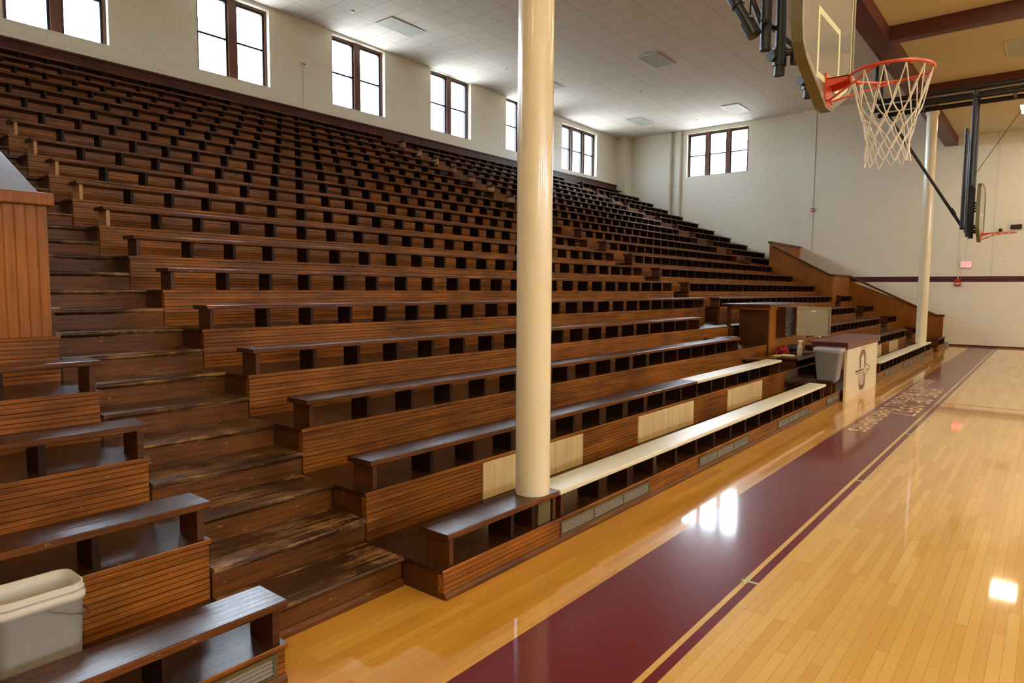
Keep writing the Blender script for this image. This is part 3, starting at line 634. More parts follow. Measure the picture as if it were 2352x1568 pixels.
# ------------------------------------------------------------------ scorers table, booth and what stands there
st = thing('scorers_table', 'cream table front with maroon top and maroon arrow emblem, standing on the floor', 'table')
bev(MB().box(.055, .10, 12.17, 14.60, 0, .885).obj('front_panel', M['cream'], st), .004)
bev(MB().box(-.50, .125, 12.05, 14.75, .975, 1.005).obj('top', M['maroon'], st), .006)
MB().box(.10, .122, 12.08, 14.72, .885, .975).box(-.45, .10, 12.08, 12.10, .885, .975).box(-.45, .10, 14.70, 14.72, .885, .975).obj('apron', M['maroon'], st)
for y in (12.2, 14.56): MB().box(-.42, -.36, y, y+.05, TT(1), .975).obj('leg', M['support'], st)
em = MB(); xe = .1012
def poly(mb, pts, x): mb.add([(x, y, z) for y, z in pts], [tuple(range(len(pts)))])
outer = [(13.160, .803), (13.401, .802), (13.509, .707), (13.616, .168), (13.527, .081), (13.280, .082), (13.153, .190), (13.054, .714)]
# a regular eight-sided letter O drawn over the measured box
def octo(cy, cz, hw, hh, cw, ch): return [(cy-hw+cw, cz+hh), (cy+hw-cw, cz+hh), (cy+hw, cz+hh-ch), (cy+hw, cz-hh+ch), (cy+hw-cw, cz-hh), (cy-hw+cw, cz-hh), (cy-hw, cz-hh+ch), (cy-hw, cz+hh-ch)]
oc, zc_ = 13.34, .442
def ringp(mb, A, B, x):
    n = len(A); mb.add([(x, y, z) for y, z in A]+[(x, y, z) for y, z in B], [(i, (i+1) % n, (i+1) % n+n, i+n) for i in range(n)])
ringp(em, octo(oc, zc_, .295, .408, .14, .135), octo(oc, zc_, .283, .396, .136, .131), xe)
ringp(em, octo(oc, zc_, .235, .362, .11, .100), octo(oc, zc_, .130, .275, .045, .045), xe)
def stroke(mb, pts, wd, x):
    for (a, b_) in zip(pts, pts[1:]):
        a = Vector(a); b_ = Vector(b_); d = (b_-a).normalized(); n = Vector((-d.y, d.x))*wd/2; d = d*wd*.3
        poly(mb, [a-d+n, b_+d+n, b_+d-n, a-d-n], x)
stroke(em, [(13.26, .682), (13.38, .684)], .02, xe)
em.obj('emblem_letter', M['emblem'], st)
pt = MB(); poly(pt, [(12.765, .478), (13.60, .478), (13.64, .345), (12.77, .378)], xe+.0006); poly(pt, [(13.14, .36), (13.52, .37), (13.44, .22), (13.14, .215)], xe+.0006); pt.obj('emblem_ground', M['cream'], st)
ar = MB(); xa = xe+.0012
poly(ar, [(12.785, .464), (13.466, .457), (13.472, .424), (12.791, .432)], xa); poly(ar, [(12.795, .412), (13.513, .399), (13.516, .384), (12.798, .396)], xa)
stroke(ar, [(13.605, .535), (14.00, .443), (13.88, .400), (13.78, .361), (13.667, .325)], .018, xa); stroke(ar, [(13.497, .471), (13.643, .435), (13.616, .385)], .016, xa)
stroke(ar, [(13.44, .372), (13.26, .293), (13.20, .30)], .022, xa); stroke(ar, [(13.50, .35), (13.32, .255), (13.16, .248)], .02, xa); stroke(ar, [(13.33, .215), (13.43, .205)], .016, xa); stroke(ar, [(13.72, .40), (13.86, .42)], .016, xa); stroke(ar, [(13.40, .33), (13.36, .235)], .012, xa)
ar.obj('emblem_arrow', M['emblem'], st)

dk = thing('scorers_desk', 'low dark wooden desk platform holding the spray bottle, below the booth', 'desk')
bev(MB().box(-1.395, -.70, 12.22, 14.9, .630, .662).obj('desk_top', M['tread'], dk), .004)
MB().box(-1.395, -.75, 12.24, 12.28, TT(2), .630).obj('end_panel', M['endgrain'], dk)
MB().box(-1.395, -.75, 14.82, 14.86, TT(2), .630).obj('end_panel', M['endgrain'], dk)
bo = thing('announcer_booth', 'brown wooden booth with a pale flat top, standing on the third tier behind the desk', 'booth')
bev(MB().box(-1.40, -1.375, 12.75, 15.15, .664, 1.555).obj('front_panel', M['parapet'], bo), .003)
MB().box(-1.95, -1.40, 12.75, 12.775, TT(3), 1.555).obj('side_panel', M['endgrain'], bo)
MB().box(-1.95, -1.40, 15.12, 15.145, TT(3), 1.555).obj('side_panel', M['endgrain'], bo)
bev(MB().box(-2.24, -1.33, 12.58, 15.32, 1.572, 1.602).obj('booth_top', M['cap'], bo), .004)
MB().box(-1.375, -1.355, 12.78, 15.12, 1.49, 1.572).box(-2.1, -1.355, 12.70, 12.75, 1.49, 1.572).obj('top_rail', M['parapet'], bo)
MB().box(-2.16, -2.10, 12.66, 12.72, TT(3)+.002, 1.572).obj('post', M['endgrain'], bo)
MB().box(-2.16, -2.10, 15.18, 15.24, TT(3)+.002, 1.572).obj('post', M['endgrain'], bo)
MB().box(-1.92, -1.405, 12.80, 14.9, .93, .95).obj('shelf', M['cap'], bo)
cb_ = thing('control_cabinet', 'open wall-hung control cabinet with a beige metal door, fixed to the booth front', 'cabinet')
c0, c1, cz0, cz1 = 13.12, 13.80, .975, 1.545
MB().box(-1.374, -1.20, c0, c0+.02, cz0, cz1).box(-1.374, -1.20, c1-.02, c1, cz0, cz1).box(-1.374, -1.20, c0+.02, c1-.02, cz0, cz0+.02).box(-1.374, -1.20, c0+.02, c1-.02, cz1-.02, cz1).box(-1.374, -1.36, c0+.02, c1-.02, cz0+.02, cz1-.02).obj('case', M['endgrain'], cb_)
pl = MB().box(-1.26, -1.25, c0+.025, c1-.025, cz0+.025, cz1-.025).obj('switch_panel', M['panel'], cb_)
kb = MB()
for (y, z) in ((13.27, 1.36), (13.27, 1.33), (13.24, 1.25), (13.33, 1.25), (13.55, 1.26), (13.24, 1.22), (13.40, 1.23), (13.33, 1.19), (13.24, 1.17), (13.45, 1.10), (13.5, 1.05)):
    kb.box(-1.25, -1.235, y-.012, y+.012, z-.009, z+.009)
kb.box(-1.25, -1.248, 13.22, 13.5, 1.005, 1.018); kb.obj('switches', M['knobs'], pl)
hx, hy = -1.195, 13.83; ang = math.atan2(14.02-hy, -.665-hx); dl = .60
dm = MB().box(0, dl, -.004, .004, 0, .565).box(0, dl, -.03, -.004, .545, .565).box(0, dl, -.03, -.004, 0, .02).box(0, .02, -.03, -.004, .02, .545).box(dl-.02, dl, -.03, -.004, .02, .545)
do = dm.obj('door', M['boxmetal'], cb_); do.location = (hx, hy, cz0); do.rotation_euler = (0, 0, ang); do['label'] = 'beige grey metal door swung open'
lk = MB().tube([(dl-.07, -.012, .29), (dl-.07, -.004, .29)], .016, 12).obj('lock', M['knobs'], do)
MB().box(dl*.42, dl*.56, -.006, -.004, .47, .495).obj('maker_plate', M['white'], do)
MB().box(-.01, .02, -.045, -.03, .44, .49).box(-.01, .02, -.045, -.03, .08, .13).obj('hinge', M['knobs'], do)

# grey waste bin on the bench stub
wb = thing('waste_bin', 'grey plastic waste bin with a clear liner, on the bench stub beside the emblem table', 'bin', (-.11, 11.87, Z1))
def rr(hx, hy, r, z): return ring_rrect(0, 0, hx, hy, r, z)
MB().loft([rr(.135, .115, .03, 0), rr(.15, .13, .035, .02), rr(.20, .165, .04, .49), rr(.212, .177, .045, .495), rr(.214, .179, .045, .53), rr(.206, .171, .04, .53), rr(.19, .155, .04, .45), rr(.13, .11, .03, .02)], cap1=True).obj('bin_body', M['grey'], wb)
rn = random.Random(3); A = ring_rrect(0, 0, .216, .181, .045, 0)
def rag(z, amp): return [(x*(1+rn.uniform(0, .012)), y*(1+rn.uniform(0, .012)), z+rn.uniform(-amp, amp)) for x, y, _ in A]
MB().loft([[(x*.86, y*.86, .46) for x, y, _ in A], [(x*.985, y*.985, .534) for x, y, _ in A], rag(.536, .002), rag(.485, .004), rag(.468, .012)], cap0=False, cap1=False).obj('bin_liner', M['bag'], wb)

# bucket on the lowest tread at the left
bk = thing('bucket', 'white square plastic bucket with a wire bail, standing behind the nearest bench', 'bucket', (-.56, .865, TT(1)))
def br_(h, k, z, r=.055): return ring_rrect(0, 0, h, k, r, z)
bx_, by_ = .115, .165; hh_ = .405
MB().loft([br_(bx_-.022, by_-.022, 0, .04), br_(bx_-.012, by_-.012, .012, .05), br_(bx_, by_, hh_-.075), br_(bx_+.008, by_+.008, hh_-.072), br_(bx_+.010, by_+.010, hh_-.045), br_(bx_+.001, by_+.001, hh_-.040), br_(bx_+.001, by_+.001, hh_-.032), br_(bx_+.007, by_+.007, hh_-.028), br_(bx_+.007, by_+.007, hh_-.022), br_(bx_+.001, by_+.001, hh_-.018), br_(bx_+.002, by_+.002, hh_), br_(bx_-.004, by_-.004, hh_), br_(bx_-.008, by_-.008, hh_-.05), br_(bx_-.024, by_-.024, .02, .04)]).obj('bucket_body', M['bucket'], bk)
MB().tube([(bx_+.012, .02, hh_-.075), (bx_+.016, .10, hh_-.115), (bx_+.012, by_+.005, hh_-.14), (.06, by_+.02, hh_-.15), (0, by_+.022, hh_-.152), (-.06, by_+.02, hh_-.15), (-bx_-.012, by_+.005, hh_-.14), (-bx_-.012, .02, hh_-.075)], .0032, 8).obj('bail_handle', M['wire'], bk)

# small things on the desk
DZ = .662
def prof_obj(name, prof, n, m, parent=None, loc=(0, 0, 0)):
    return MB().loft([[(r*math.cos(2*PI*k/n), r*math.sin(2*PI*k/n), z) for k in range(n)] for r, z in prof]).obj(name, m, parent, loc)
sb = thing('spray_bottle', 'milky white trigger spray bottle standing on the low desk', 'bottle', (-.86, 12.88, DZ), rz=.5)
prof_obj('bottle_body', [(.042, 0), (.045, .01), (.045, .155), (.040, .175), (.020, .215), (.016, .235)], 24, M['bottle'], sb)
prof_obj('collar', [(.019, .235), (.019, .262)], 20, M['white'], sb)
MB().prism([(-.035, .262), (-.042, .275), (-.02, .292), (.055, .292), (.060, .280), (.02, .272), (.016, .262)], -.014, .014).obj('spray_head', M['white'], sb)
MB().prism([(.022, .272), (.034, .272), (.048, .228), (.040, .226)], -.006, .006).obj('trigger', M['white'], sb)
def blob(name, label, cat, loc, sx, sy, sz, m, seed, amp=.25, flat=.0):
    bm = bmesh.new(); bmesh.ops.create_icosphere(bm, subdivisions=4, radius=1); rs = random.Random(seed)
    ph = [(rs.uniform(1.5, 4.5), rs.uniform(0, 6), Vector((rs.uniform(-1, 1), rs.uniform(-1, 1), rs.uniform(-1, 1))).normalized()) for _ in range(9)]
    for v in bm.verts:
        d = sum(math.sin(f_*v.co.dot(a)*1.6+p) for f_, p, a in ph)/9*amp
        q = v.co*(1+d*1.8); v.co = Vector((q.x*sx, q.y*sy, max(0, (q.z+.75)*sz*.6)))
    for f_ in bm.faces: f_.smooth = True
    me = bpy.data.meshes.new(name); bm.to_mesh(me); bm.free(); me.materials.append(m)
    return tag(link(name, me, None, loc), label, cat)
blob('crumpled_cloth', 'crumpled red cloth heaped on the low desk against the booth', 'cloth', (-1.20, 12.98, DZ), .10, .15, .16, M['redcloth'], 5, .5)
blob('crumpled_cloth', 'crumpled black jacket lying on the low desk behind the spray bottle', 'cloth', (-1.20, 13.50, DZ), .12, .36, .13, M['blackcloth'], 8, .4)
tag(bev(MB().box(-1.05, -.82, 13.15, 13.75, DZ, DZ+.035).obj('maroon_folder', M['maroonfile']), .01), 'maroon padded folder lying on the low desk right of the spray bottle', 'folder')
tag(MB().box(-1.15, -.90, 12.62, 12.80, DZ, DZ+.012).box(-1.13, -.93, 12.66, 12.83, DZ+.012, DZ+.020).obj('paper_stack', M['paper']), 'small stack of papers lying on the low desk left of the spray bottle', 'papers')
tag(MB().box(-1.24, -1.10, 12.40, 12.75, DZ, DZ+.008).obj('wooden_ruler', M['tan']), 'flat tan wooden slat lying on the low desk edge', 'slat')
ls = thing('lime_scoop', 'lime yellow plastic scoop lying on the near corner of the low desk', 'scoop', (-1.10, 12.38, DZ))
MB().loft([[(x*k, y*k+.02*(1-k), z) for x, y, _ in ring_rrect(0, 0, .055, .09, .03, 0)] for k, z in ((.7, 0), (1, .012), (1.04, .035), (.98, .035), (.72, .012))]).obj('scoop_body', M['lime'], ls)
MB().tube([(0, .08, .02), (0, .14, .018)], .009, 8).obj('scoop_handle', M['lime'], ls)
tx = thing('desk_box', 'small brown box with a tan lid on the low desk behind the grey bin', 'box', (-1.05, 14.35, DZ))
MB().box(-.09, .09, -.12, .12, 0, .10).obj('box_body', M['endgrain'], tx); MB().box(-.10, .10, -.13, .13, .10, .13).obj('lid', M['tan'], tx)
tag(MB().box(-.02, .02, -.05, .05, 0, .19).obj('pale_carton', M['white'], None, (-.78, 14.25, DZ)), 'small pale upright carton on the low desk beside the bin rim', 'carton')
cf = thing('folding_chair', 'folding chair with a cream curved back behind the emblem table', 'chair', (-.92, 14.55, TT(1)))
MB().tube([(.12, -.2, 0), (.02, -.2, .5), (-.05, -.2, .92), (-.05, .2, .92), (.02, .2, .5), (.12, .2, 0)], .012, 8).obj('front_frame', M['black'], cf)
MB().tube([(-.2, -.18, 0), (.02, -.18, .44)], .012, 8).obj('leg', M['black'], cf); MB().tube([(-.2, .18, 0), (.02, .18, .44)], .012, 8).obj('leg', M['black'], cf)
bev(MB().box(-.18, .2, -.19, .19, .44, .465).obj('seat', M['cream_seat'], cf), .008)
MB().prism([(-.19, .72), (-.17, .92), (-.08, .965), (.08, .965), (.17, .92), (.19, .72)], -.068, -.050, 'X').obj('backrest', M['cream_seat'], cf)

# ------------------------------------------------------------------ lettering on the floor
GLY = {'H': ['00 06', '40 46', '03 43'], 'O': ['10 30 41 45 36 16 05 01 10'], 'M': ['00 06 23 46 40'], 'E': ['40 00 06 46', '03 33'], 'F': ['00 06 46', '03 33'],
 '1': ['20 26', '15 26', '10 30'], '9': ['01 10 30 41 45 36 16 05 04 13 43'], '5': ['01 10 30 41 43 34 04 06 46'], '7': ['06 46 45 20'], 'B': ['00 06 36 45 44 33 03', '33 42 41 30 00'],
 'Y': ['20 23 06', '23 46'], 'S': ['01 10 30 41 42 33 13 04 05 16 36 45'], 'C': ['41 30 10 01 05 16 36 45'], 'L': ['06 00 40'], 'A': ['00 04 26 44 40', '02 42'],
 'K': ['00 06', '46 03 40'], 'T': ['20 26', '06 46'], 'I': ['20 26'], 'N': ['00 06 40 46'], 'P': ['00 06 36 45 44 33 03'], 'X': ['00 46', '06 40']}
def text_mesh(txt, name, m, parent, w_, h_, thick, ext=0.0006, gap=2.2):
    adv = {c: (2.2 if c in '1I' else 4) for c in GLY}; tot = sum(adv.get(c, 2.6)+gap for c in txt)-gap
    sx = w_/tot; sy = h_/6; mb = MB(); x = 0; q = 0
    for ch in txt:
        if ch in GLY:
            x0 = x-(0.9 if ch in '1I' else 0)
            for st_ in GLY[ch]:
                P_ = [Vector(((x0+int(c[0]))*sx, int(c[1])*sy)) for c in st_.split()]
                for a, b_ in zip(P_, P_[1:]):
                    d = (b_-a).normalized(); n = Vector((-d.y, d.x))*thick/2; a2 = a-d*thick*.38; b2 = b_+d*thick*.38; z = ext+(q % 7)*.00006; q += 1
                    mb.add([(p.x, p.y, z) for p in (a2-n, b2-n, b2+n, a2+n)], [(0, 1, 2, 3)])
        x += adv.get(ch, 2.6)+gap
    return mb.obj(name, m, parent)
t1 = text_mesh('HOME OF 1957', 'floor_lettering', M['floorletter'], None, 3.45, .27, .042); t1.location = (.915, 14.94, 0); t1.rotation_euler = (0, 0, -PI/2)
tag(t1, 'painted floor lettering reading HOME OF 1957, the line nearer the court', 'lettering')
t2 = text_mesh('BOYS CLASS A BASKETBALL CHAMPIONSHIPS', 'floor_lettering', M['floorletter'], None, 6.6, .19, .032); t2.location = (.68, 16.35, 0); t2.rotation_euler = (0, 0, -PI/2)
tag(t2, 'painted floor lettering ending in BASKETBALL CHAMPIONSHIPS, the line nearer the bleachers', 'lettering')
tp = [('taped cross mark on the gold side line, nearest the camera', 4.19, True), ('single tape tick on the maroon edge line, next beyond the taped cross', 7.17, False), ('small tape tick on the maroon edge line beside the lettering end', 9.98, False), ('small tape tick on the maroon edge line at mid lettering', 13.0, False)]
for lb, y, cross in tp:
    mb = MB().box(1.27 if cross else 1.312, 1.375, y-.012, y+.012, 0, .0014)
    if cross: mb.box(1.29, 1.315, y-.05, y+.06, 0, .0018)
    o = mb.obj('floor_tape', M['tape']); tag(o, lb, 'tape', 'tape marks on the side line')

# ------------------------------------------------------------------ basketball hoops
def net(cx, cy, zr, rim, seed, parent, cord=.0042, length=.55):
    rs = random.Random(seed); mb = MB(); n = 12
    zs = [0.0, .20, .275, .345, .41, .475, length]; rd = [rim-.004, rim*.80, rim*.66, rim*.575, rim*.53, rim*.53, rim*.57]
    jit = {}
    def node(k, lv):
        k2 = k % (2*n)
        if (k2, lv) not in jit:
            a = PI*k2/n; r = rd[lv]*(1+rs.uniform(-.05, .05)*(lv > 0)); z = zs[lv]+rs.uniform(-.010, .010)*(lv > 0)
            jit[(k2, lv)] = Vector((cx+r*math.cos(a), cy+r*math.sin(a), zr-.012-z))
        return jit[(k2, lv)]
    for k in range(0, 2*n, 2):
        for sgn in (1, -1):
            pts = [node(k+(.18 if sgn > 0 else -.18), 0) if False else node(k, 0)]
            for lv in range(1, 7): pts.append(node(k+sgn*lv, lv))
            fine = []
            for a, b_ in zip(pts, pts[1:]):
                for q in range(4): 
                    t = q/4; p = a.lerp(b_, t); p.z -= .010*math.sin(PI*t)*(1 if len(fine) > 4 else .2); fine.append(p)
            fine.append(pts[-1]); mb.tube(fine, cord, 6)
    return mb.obj('net', M['net'], parent)
def hoop(label, yc, xb, zb, cord=.0045):
    """side-court hoop: board in the plane X = xb facing the court (+X), its own hanging pipe frame"""
    t = thing('basketball_hoop', label, 'basketball hoop', (xb, yc, zb))
    P0 = [(.07, 0), (.52, .195), (.60, .27), (.63, .38), (.63, .95), (.56, 1.08), (.42, 1.15), (.0, 1.17)]
    P0 = P0+[(-a, b_) for a, b_ in P0[:-1][::-1]]
    def outline(off):
        # fan outline moved inwards by off along each corner's bisector
        out = []; n_ = len(P0)
        for k in range(n_):
            p, q, r_ = Vector(P0[k-1]), Vector(P0[k]), Vector(P0[(k+1) % n_])
            e1 = (q-p).normalized(); e2 = (r_-q).normalized(); n1 = Vector((-e1.y, e1.x)); n2 = Vector((-e2.y, e2.x)); bi = (n1+n2).normalized()
            out.append(tuple(q+bi*off/max(.4, bi.dot(n1))))
        return out
    A = outline(0); B = outline(.035); n = len(A)
    fr = MB(); v = []
    for x, O in ((0.02, A), (0.02, B), (-.045, B), (-.045, A)): v += [(x, y, z) for y, z in O]
    fr.add(v, [(r*n+k, r*n+(k+1) % n, ((r+1) % 4)*n+(k+1) % n, ((r+1) % 4)*n+k) for r in range(4) for k in range(n)])
    fo_ = fr.obj('board_frame', M['bbframe'], t)
    G = outline(.03); MB().prism(G, -.002, .010, 'X').obj('board_glass', M['boardglass'], t)
    ln = MB(); a1, a2 = outline(.038), outline(.062)
    ln.add([(.0112, y, z) for y, z in a1]+[(.0112, y, z) for y, z in a2], [(k, (k+1) % n, (k+1) % n+n, k+n) for k in range(n)])
    # target square
    z0, z1, hw, wd = .15, .58, .27, .04
    ln.box(.0105, .0118, -hw, -hw+wd, z0, z1).box(.0105, .0118, hw-wd, hw, z0, z1).box(.0105, .0118, -hw+wd, hw-wd, z1-wd, z1).box(.0105, .0118, -hw+wd, hw-wd, z0, z0+wd)
    ln.obj('board_lines', M['bbline'], t)
    # rim with bracket
    rx, rz, RR = .378, .17, .2286
    rim = MB().tube([(rx+RR*math.cos(a), RR*math.sin(a), rz) for a in [2*PI*k/48 for k in range(48)]], .0095, 10, closed=True)
    for k in range(12):
        a = 2*PI*k/12+.1; p = Vector((rx+RR*math.cos(a), RR*math.sin(a), rz-.012)); tt = Vector((-math.sin(a), math.cos(a), 0))
        rim.tube([p-tt*.014+Vector((0, 0, .006)), p+Vector((0, 0, -.008)), p+tt*.014+Vector((0, 0, .006))], .0028, 6)
    ro = rim.obj('rim', M['orange'], t)
    bk_ = MB().box(.011, .022, -.075, .075, 0.02, .215)
    bk_.prism([(.022, .125), (.022, .180), (rx-RR, .180), (rx-RR, .155)], -.075, -.068).prism([(.022, .125), (.022, .180), (rx-RR, .180), (rx-RR, .155)], .068, .075).box(.022, rx-RR+.012, -.075, .075, .174, .181)
    bk_.obj('rim_bracket', M['orange'], ro)
    for s_ in (-1, 1): MB().tube([(.025, s_*.02, .05), (.20, s_*.13, .115), (rx-.07, s_*.205, .153), (rx-.03, s_*.226, rz-.005)], .0065, 8).obj('rim_brace', M['orange'], ro)
    MB().box(.022, .026, -.06, -.05, .18, .19).box(.022, .026, .05, .06, .18, .19).box(.022, .026, -.06, -.05, .04, .05).box(.022, .026, .05, .06, .04, .05).obj('bolts', M['black'], ro)
    net(rx, 0, rz, RR, int(yc), t)
    return t
XBD, YH, ZBD = 1.50, 4.80, 3.04
h1 = hoop('glass fan backboard with orange rim and white net, nearest the camera', YH, XBD, ZBD)
pm = M['greypipe']
def rel(p): return (p[0]-XBD, p[1]-YH, p[2]-ZBD)
for y in (4.48, 5.12):
    mb = MB(); mb.tube([rel((1.30, y, 3.22)), rel((1.30, y, 6.9))], .033, 20); o = mb.obj('mast_pipe', pm, h1)
    MB().tube([rel((1.30, y, 3.28)), rel((1.30, y, 3.39))], .042, 20).tube([rel((1.26, y-.05, 3.34)), rel((1.30, y+.03, 3.34))], .036, 14).tube([rel((1.30, y, 3.36)), rel((1.46, y+.03, 3.35))], .022, 12).tube([rel((1.39, y+.02, 3.28)), rel((1.39, y+.02, 3.36))], .032, 12).obj('pipe_clamp', pm, o)
for y in (4.38, 5.24):
    mb = MB(); mb.tube([rel((1.24, y, 3.36)), rel((1.24, y, 6.9))], .033, 20); mb.obj('outer_pipe', pm, h1)
MB().tube([rel((1.25, 4.30, 3.52)), rel((1.27, 5.30, 3.52))], .016, 12).obj('cross_pipe', pm, h1)
mb = MB(); mb.tube([rel((1.19, 4.30, 3.46)), rel((1.04, 4.30, 3.73)), rel((-.5, 4.30, 6.6))], .034, 16); o = mb.obj('brace_pipe', pm, h1)
MB().tube([rel((1.20, 4.30, 3.44)), rel((1.15, 4.30, 3.53))], .044, 16).obj('brace_collar', pm, o)
MB().tube([rel((1.09, 4.30, 3.64)), rel((1.05, 4.30, 3.72))], .042, 16).obj('brace_collar', pm, o)
MB().tube([rel((1.22, 4.40, 3.50)), rel((.9, 4.45, 4.3))], .020, 12).obj('brace_strut', pm, h1)
MB().tube([rel((1.16, 4.32, 3.55)), rel((1.20, 4.22, 3.78))], .006, 8).tube([rel((1.20, 4.22, 3.72)), rel((1.22, 4.36, 3.86))], .008, 8).obj('brace_cable', M['black'], h1)
MB().tube([rel((-.05, 4.38, 6.75)), rel((2.6, 4.38, 6.75))], .035, 12).tube([rel((-.05, 5.24, 6.75)), rel((2.6, 5.24, 6.75))], .035, 12).obj('overhead_frame', pm, h1)
# far hoop and its black frame
XB2, YH2, ZB2 = 1.46, 17.0, 2.88
h2 = hoop('distant basketball hoop hung from a black pipe frame, seen edge-on at the right', YH2, XB2, ZB2)
def rel2(p): return (p[0]-XB2, p[1]-YH2, p[2]-ZB2)
blk_ = M['black']
for y in (16.72, 17.28):
    MB().tube([rel2((1.27, y, 2.98)), rel2((1.27, y, 5.92))], .048, 14).obj('mast_pipe', blk_, h2)
for y in (16.6, 17.4):
    MB().tube([rel2((1.17, y, 3.12)), rel2((1.17, y, 5.15))], .035, 14).obj('outer_pipe', blk_, h2)
mb = MB()
for z in (3.10, 3.20, 3.55, 3.66):
    for y in (16.72, 17.28): mb.tube([rel2((1.27, y, z)), rel2((XB2-.05, y, z))], .022, 10)
mb.obj('board_arms', blk_, h2)
mb = MB()
for y in (16.72, 17.28):
    for z in (5.80, 5.98): mb.tube([rel2((-.60, y, z)), rel2((4.2, y, z))], .050, 12)
    for x in (-.55, 4.1): mb.tube([rel2((x, y, 5.80)), rel2((x, y, 6.79))], .04, 12)
for x in (-.45, .3, 1.9, 3.2): mb.tube([rel2((x, 16.72, 5.80)), rel2((x, 17.28, 5.80))], .035, 10)
mb.obj('overhead_frame', blk_, h2)
MB().tube([rel2((-.38, 17.0, 5.78)), rel2((1.17, 17.0, 3.16))], .030, 12).tube([rel2((.0, 17.0, 5.14)), rel2((.08, 17.0, 5.0))], .042, 10).tube([rel2((.92, 17.0, 3.60)), rel2((1.0, 17.0, 3.46))], .042, 10).obj('diagonal_brace', blk_, h2)
MB().tube([rel2((1.30, 17.0, 4.25)), rel2((2.30, 17.0, 5.95))], .006, 6).obj('cable', blk_, h2)

# ------------------------------------------------------------------ ceiling lights
def troffer(x, y, z, label, on=False, group='ceiling light panels', m=None):
    t = thing('ceiling_light', label, 'ceiling light', (x, y, z), group=group); a, b_ = .325, .62
    MB().box(-a, -a+.02, -b_, b_, -.02, 0).box(a-.02, a, -b_, b_, -.02, 0).box(-a+.02, a-.02, -b_, -b_+.02, -.02, 0).box(-a+.02, a-.02, b_-.02, b_, -.02, 0).obj('light_frame', M['white'], t)
    MB().box(-a+.02, a-.02, -b_+.02, b_-.02, -.016, -.006).obj('diffuser', M['lamp_on'] if on else M['lens'], t)
for x, y, lb in ((-11.36, 12.63, 'unlit prismatic ceiling panel above the window wall, left of the thick column'), (-7.05, 19.0, 'unlit prismatic ceiling panel right of the thick column, nearest of three'), (-10.85, 25.1, 'unlit prismatic ceiling panel high in the far left corner'), (-7.05, 25.5, 'unlit prismatic ceiling panel near the far end window'), (-11.1, 18.9, 'unlit prismatic ceiling panel behind the thick column')):
    troffer(x, y, ZC(y)-.004, lb)
troffer(1.95, 18.3, 7.068, 'unlit grey ceiling panel on the tan court ceiling at the right edge')
for y in (24.4,):
    troffer(2.0, y, 7.068, 'lit bright ceiling light over the court at the right edge', True, 'lit court lights')
for x in (6.0, 10.5, 15.0):  # unseen fixtures added to light the court, repeating the one visible lamp
    for y in (-5, -.5, 4.0, 8.5, 13.0, 18.3, 24.4): troffer(x, y, 7.068, 'added unseen lit ceiling light over the court, out past the right edge', True, 'lit court lights')
for y in (-5, -.5, 8.5, 13.0): troffer(2.0, y, 7.068, 'added unseen lit ceiling light over the court side line', True, 'lit court lights')  # further out-of-view fixtures, also added for the court light
for x, y in ((-11.6, 11.2), (-11.2, 16.9), (-8.9, 21.5), (-10.7, 26.0), (-5.6, 17.3), (-8.9, 26.2)):
    o = MB().tube([(x, y, ZC(y)-.03), (x, y, ZC(y))], .04, 14).obj('sprinkler_head', M['whitepipe']); tag(o, 'small round ceiling sprinkler cap in the tiled ceiling', 'sprinkler', 'ceiling sprinkler caps')

# ------------------------------------------------------------------ pipes and devices on the walls
for x, r, lb in ((-10.68, .085, 'thick white painted drain pipe left of the far window, the left one of the pair'), (-10.22, .055, 'thinner white painted pipe close to the far window frame, the right one of the pair')):
    t = thing('wall_pipe', lb, 'pipe', (x, YF-r-.01, 0)); MB().tube([(0, 0, 5.0), (0, 0, ZC(YF)-.01)], r, 18).obj('pipe', M['whitepipe'], t)
    MB().tube([(0, 0, 7.62), (0, 0, 7.70)], r+.015, 18).tube([(0, 0, 6.55), (0, 0, 6.63)], r+.015, 18).obj('pipe_collar', M['whitepipe'], t)
yw = YF-.13
t = thing('fire_alarm', 'small red fire alarm strobe high on the far wall above the parapet', 'fire alarm', (-4.66, yw, 4.94))
MB().tube([(0, -.012, .06), (0, -.012, 3.73)], .011, 8).tube([(0, -.012, -.06), (0, -.012, -1.6)], .011, 8).obj('conduit', M['whitepipe'], t)
bev(MB().box(-.065, .065, -.05, 0, -.065, .065).obj('alarm_body', M['redplastic'], t), .006); MB().box(-.045, .045, -.056, -.05, -.03, .02).obj('strobe_lens', M['white'], t)
t = thing('fire_alarm', 'red fire alarm pull station on the maroon wall stripe below the exit sign', 'fire alarm', (.12, yw, 2.16))
bev(MB().box(-.085, .085, -.055, 0, -.12, .12).obj('alarm_body', M['redplastic'], t), .008); MB().box(-.06, .06, -.060, -.055, -.055, -.005).obj('label_plate', M['white'], t)
MB().tube([(0, -.012, .12), (0, -.012, 4.9)], .013, 8).obj('conduit', M['whitepipe'], t)
t = thing('exit_sign', 'lit red exit sign on the far wall above the maroon stripe', 'exit sign', (.325, yw, 2.77))
bev(MB().box(-.165, .165, -.06, 0, -.11, .11).obj('sign_body', M['white'], t), .012)
MB().box(-.145, .145, -.064, -.06, -.092, .092).obj('sign_face', M['exitbody'], t)
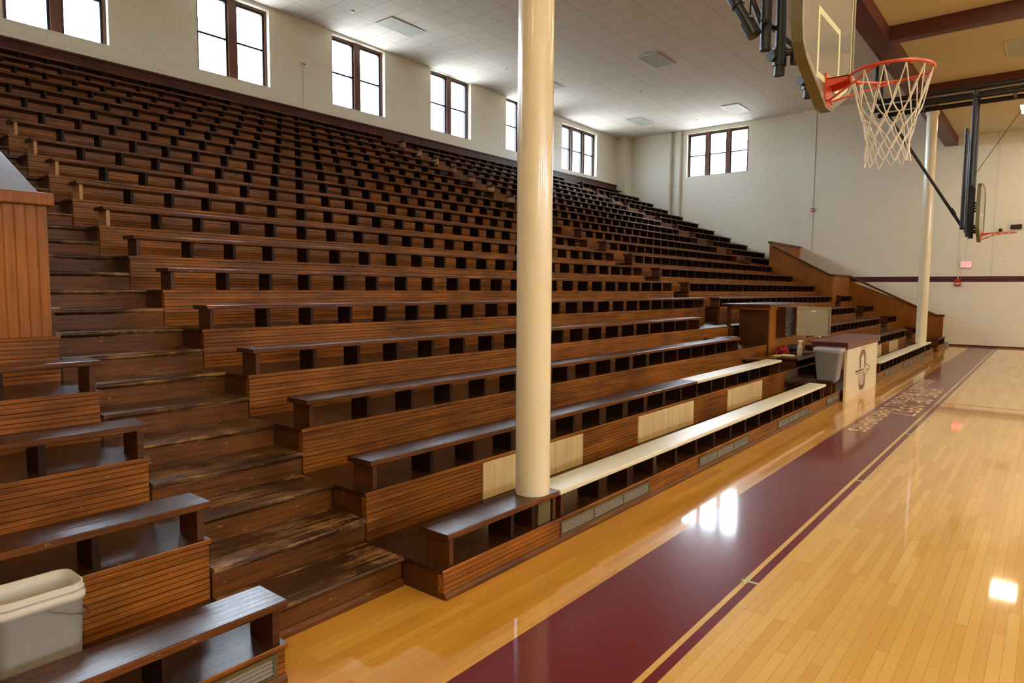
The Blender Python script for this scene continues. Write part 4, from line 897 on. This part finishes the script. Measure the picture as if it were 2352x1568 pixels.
tx_ = text_mesh('EXIT', 'sign_letters', M['exitred'], t, .225, .125, .022, .0005); tx_.location = (-.1125, -.066, -.0625); tx_.rotation_euler = (PI/2, 0, 0)
MB().tube([(0, -.012, .11), (0, -.012, 4.28)], .010, 8).obj('conduit', M['whitepipe'], t)
for x in (1.05, 2.0): 
    o = MB().tube([(x, yw-.012, 2.4), (x, yw-.012, 7.06)], .011, 8).obj('wall_conduit', M['whitepipe']); tag(o, 'thin painted conduit running up the far wall %s' % ('left of the caged clock' if x < 1.5 else 'at the right edge'), 'conduit', 'conduits on the far wall')
t = thing('caged_clock', 'dark game clock in a white wire cage on the far wall behind the distant hoop', 'clock', (1.63, yw, 3.92))
bev(MB().box(-.15, .15, -.08, 0, -.02, .12).obj('clock_body', M['black'], t), .01); MB().box(-.11, .11, -.084, -.08, .055, .085).obj('clock_display', M['maroonfile'], t)
mb = MB()
for dx in (-.26, .26):
    for dy in (-.005, -.2): mb.tube([(dx, dy, -.42), (dx, dy, .24)], .008, 6)
for z in (-.42, .24):
    mb.tube([(-.26, -.2, z), (.26, -.2, z)], .008, 6)
    for dx in (-.26, .26): mb.tube([(dx, 0, z), (dx, -.2, z)], .008, 6)
mb.obj('cage', M['whitepipe'], t)
t = thing('wall_speaker', 'small black round speaker on the far wall beside the caged clock', 'speaker', (1.22, yw, 3.88)); MB().tube([(0, 0, 0), (0, -.08, 0)], .055, 16).obj('speaker_body', M['black'], t); MB().tube([(0, -.08, 0), (0, -.085, 0)], .045, 16).obj('speaker_grille', M['darkmetal'], t)
o = tag(MB().box(-.36, -.04, yw-.25, yw, 0, .13).obj('grey_floor_box', M['grey']), 'low grey box on the floor against the far wall, beside the parapet end', 'box')
t = thing('power_outlet', 'white twin power outlet on the window wall between two windows', 'outlet', (XW, 10.72, 7.76))
MB().box(0, .04, -.07, .07, -.07, .07).obj('outlet_plate', M['white'], t); MB().box(.04, .045, -.035, -.008, -.02, .02).box(.04, .045, .012, .039, -.02, .02).obj('sockets', M['black'], t)
MB().tube([(.01, 0, -.07), (.01, 0, -1.17)], .008, 8).obj('conduit', M['whitepipe'], t)
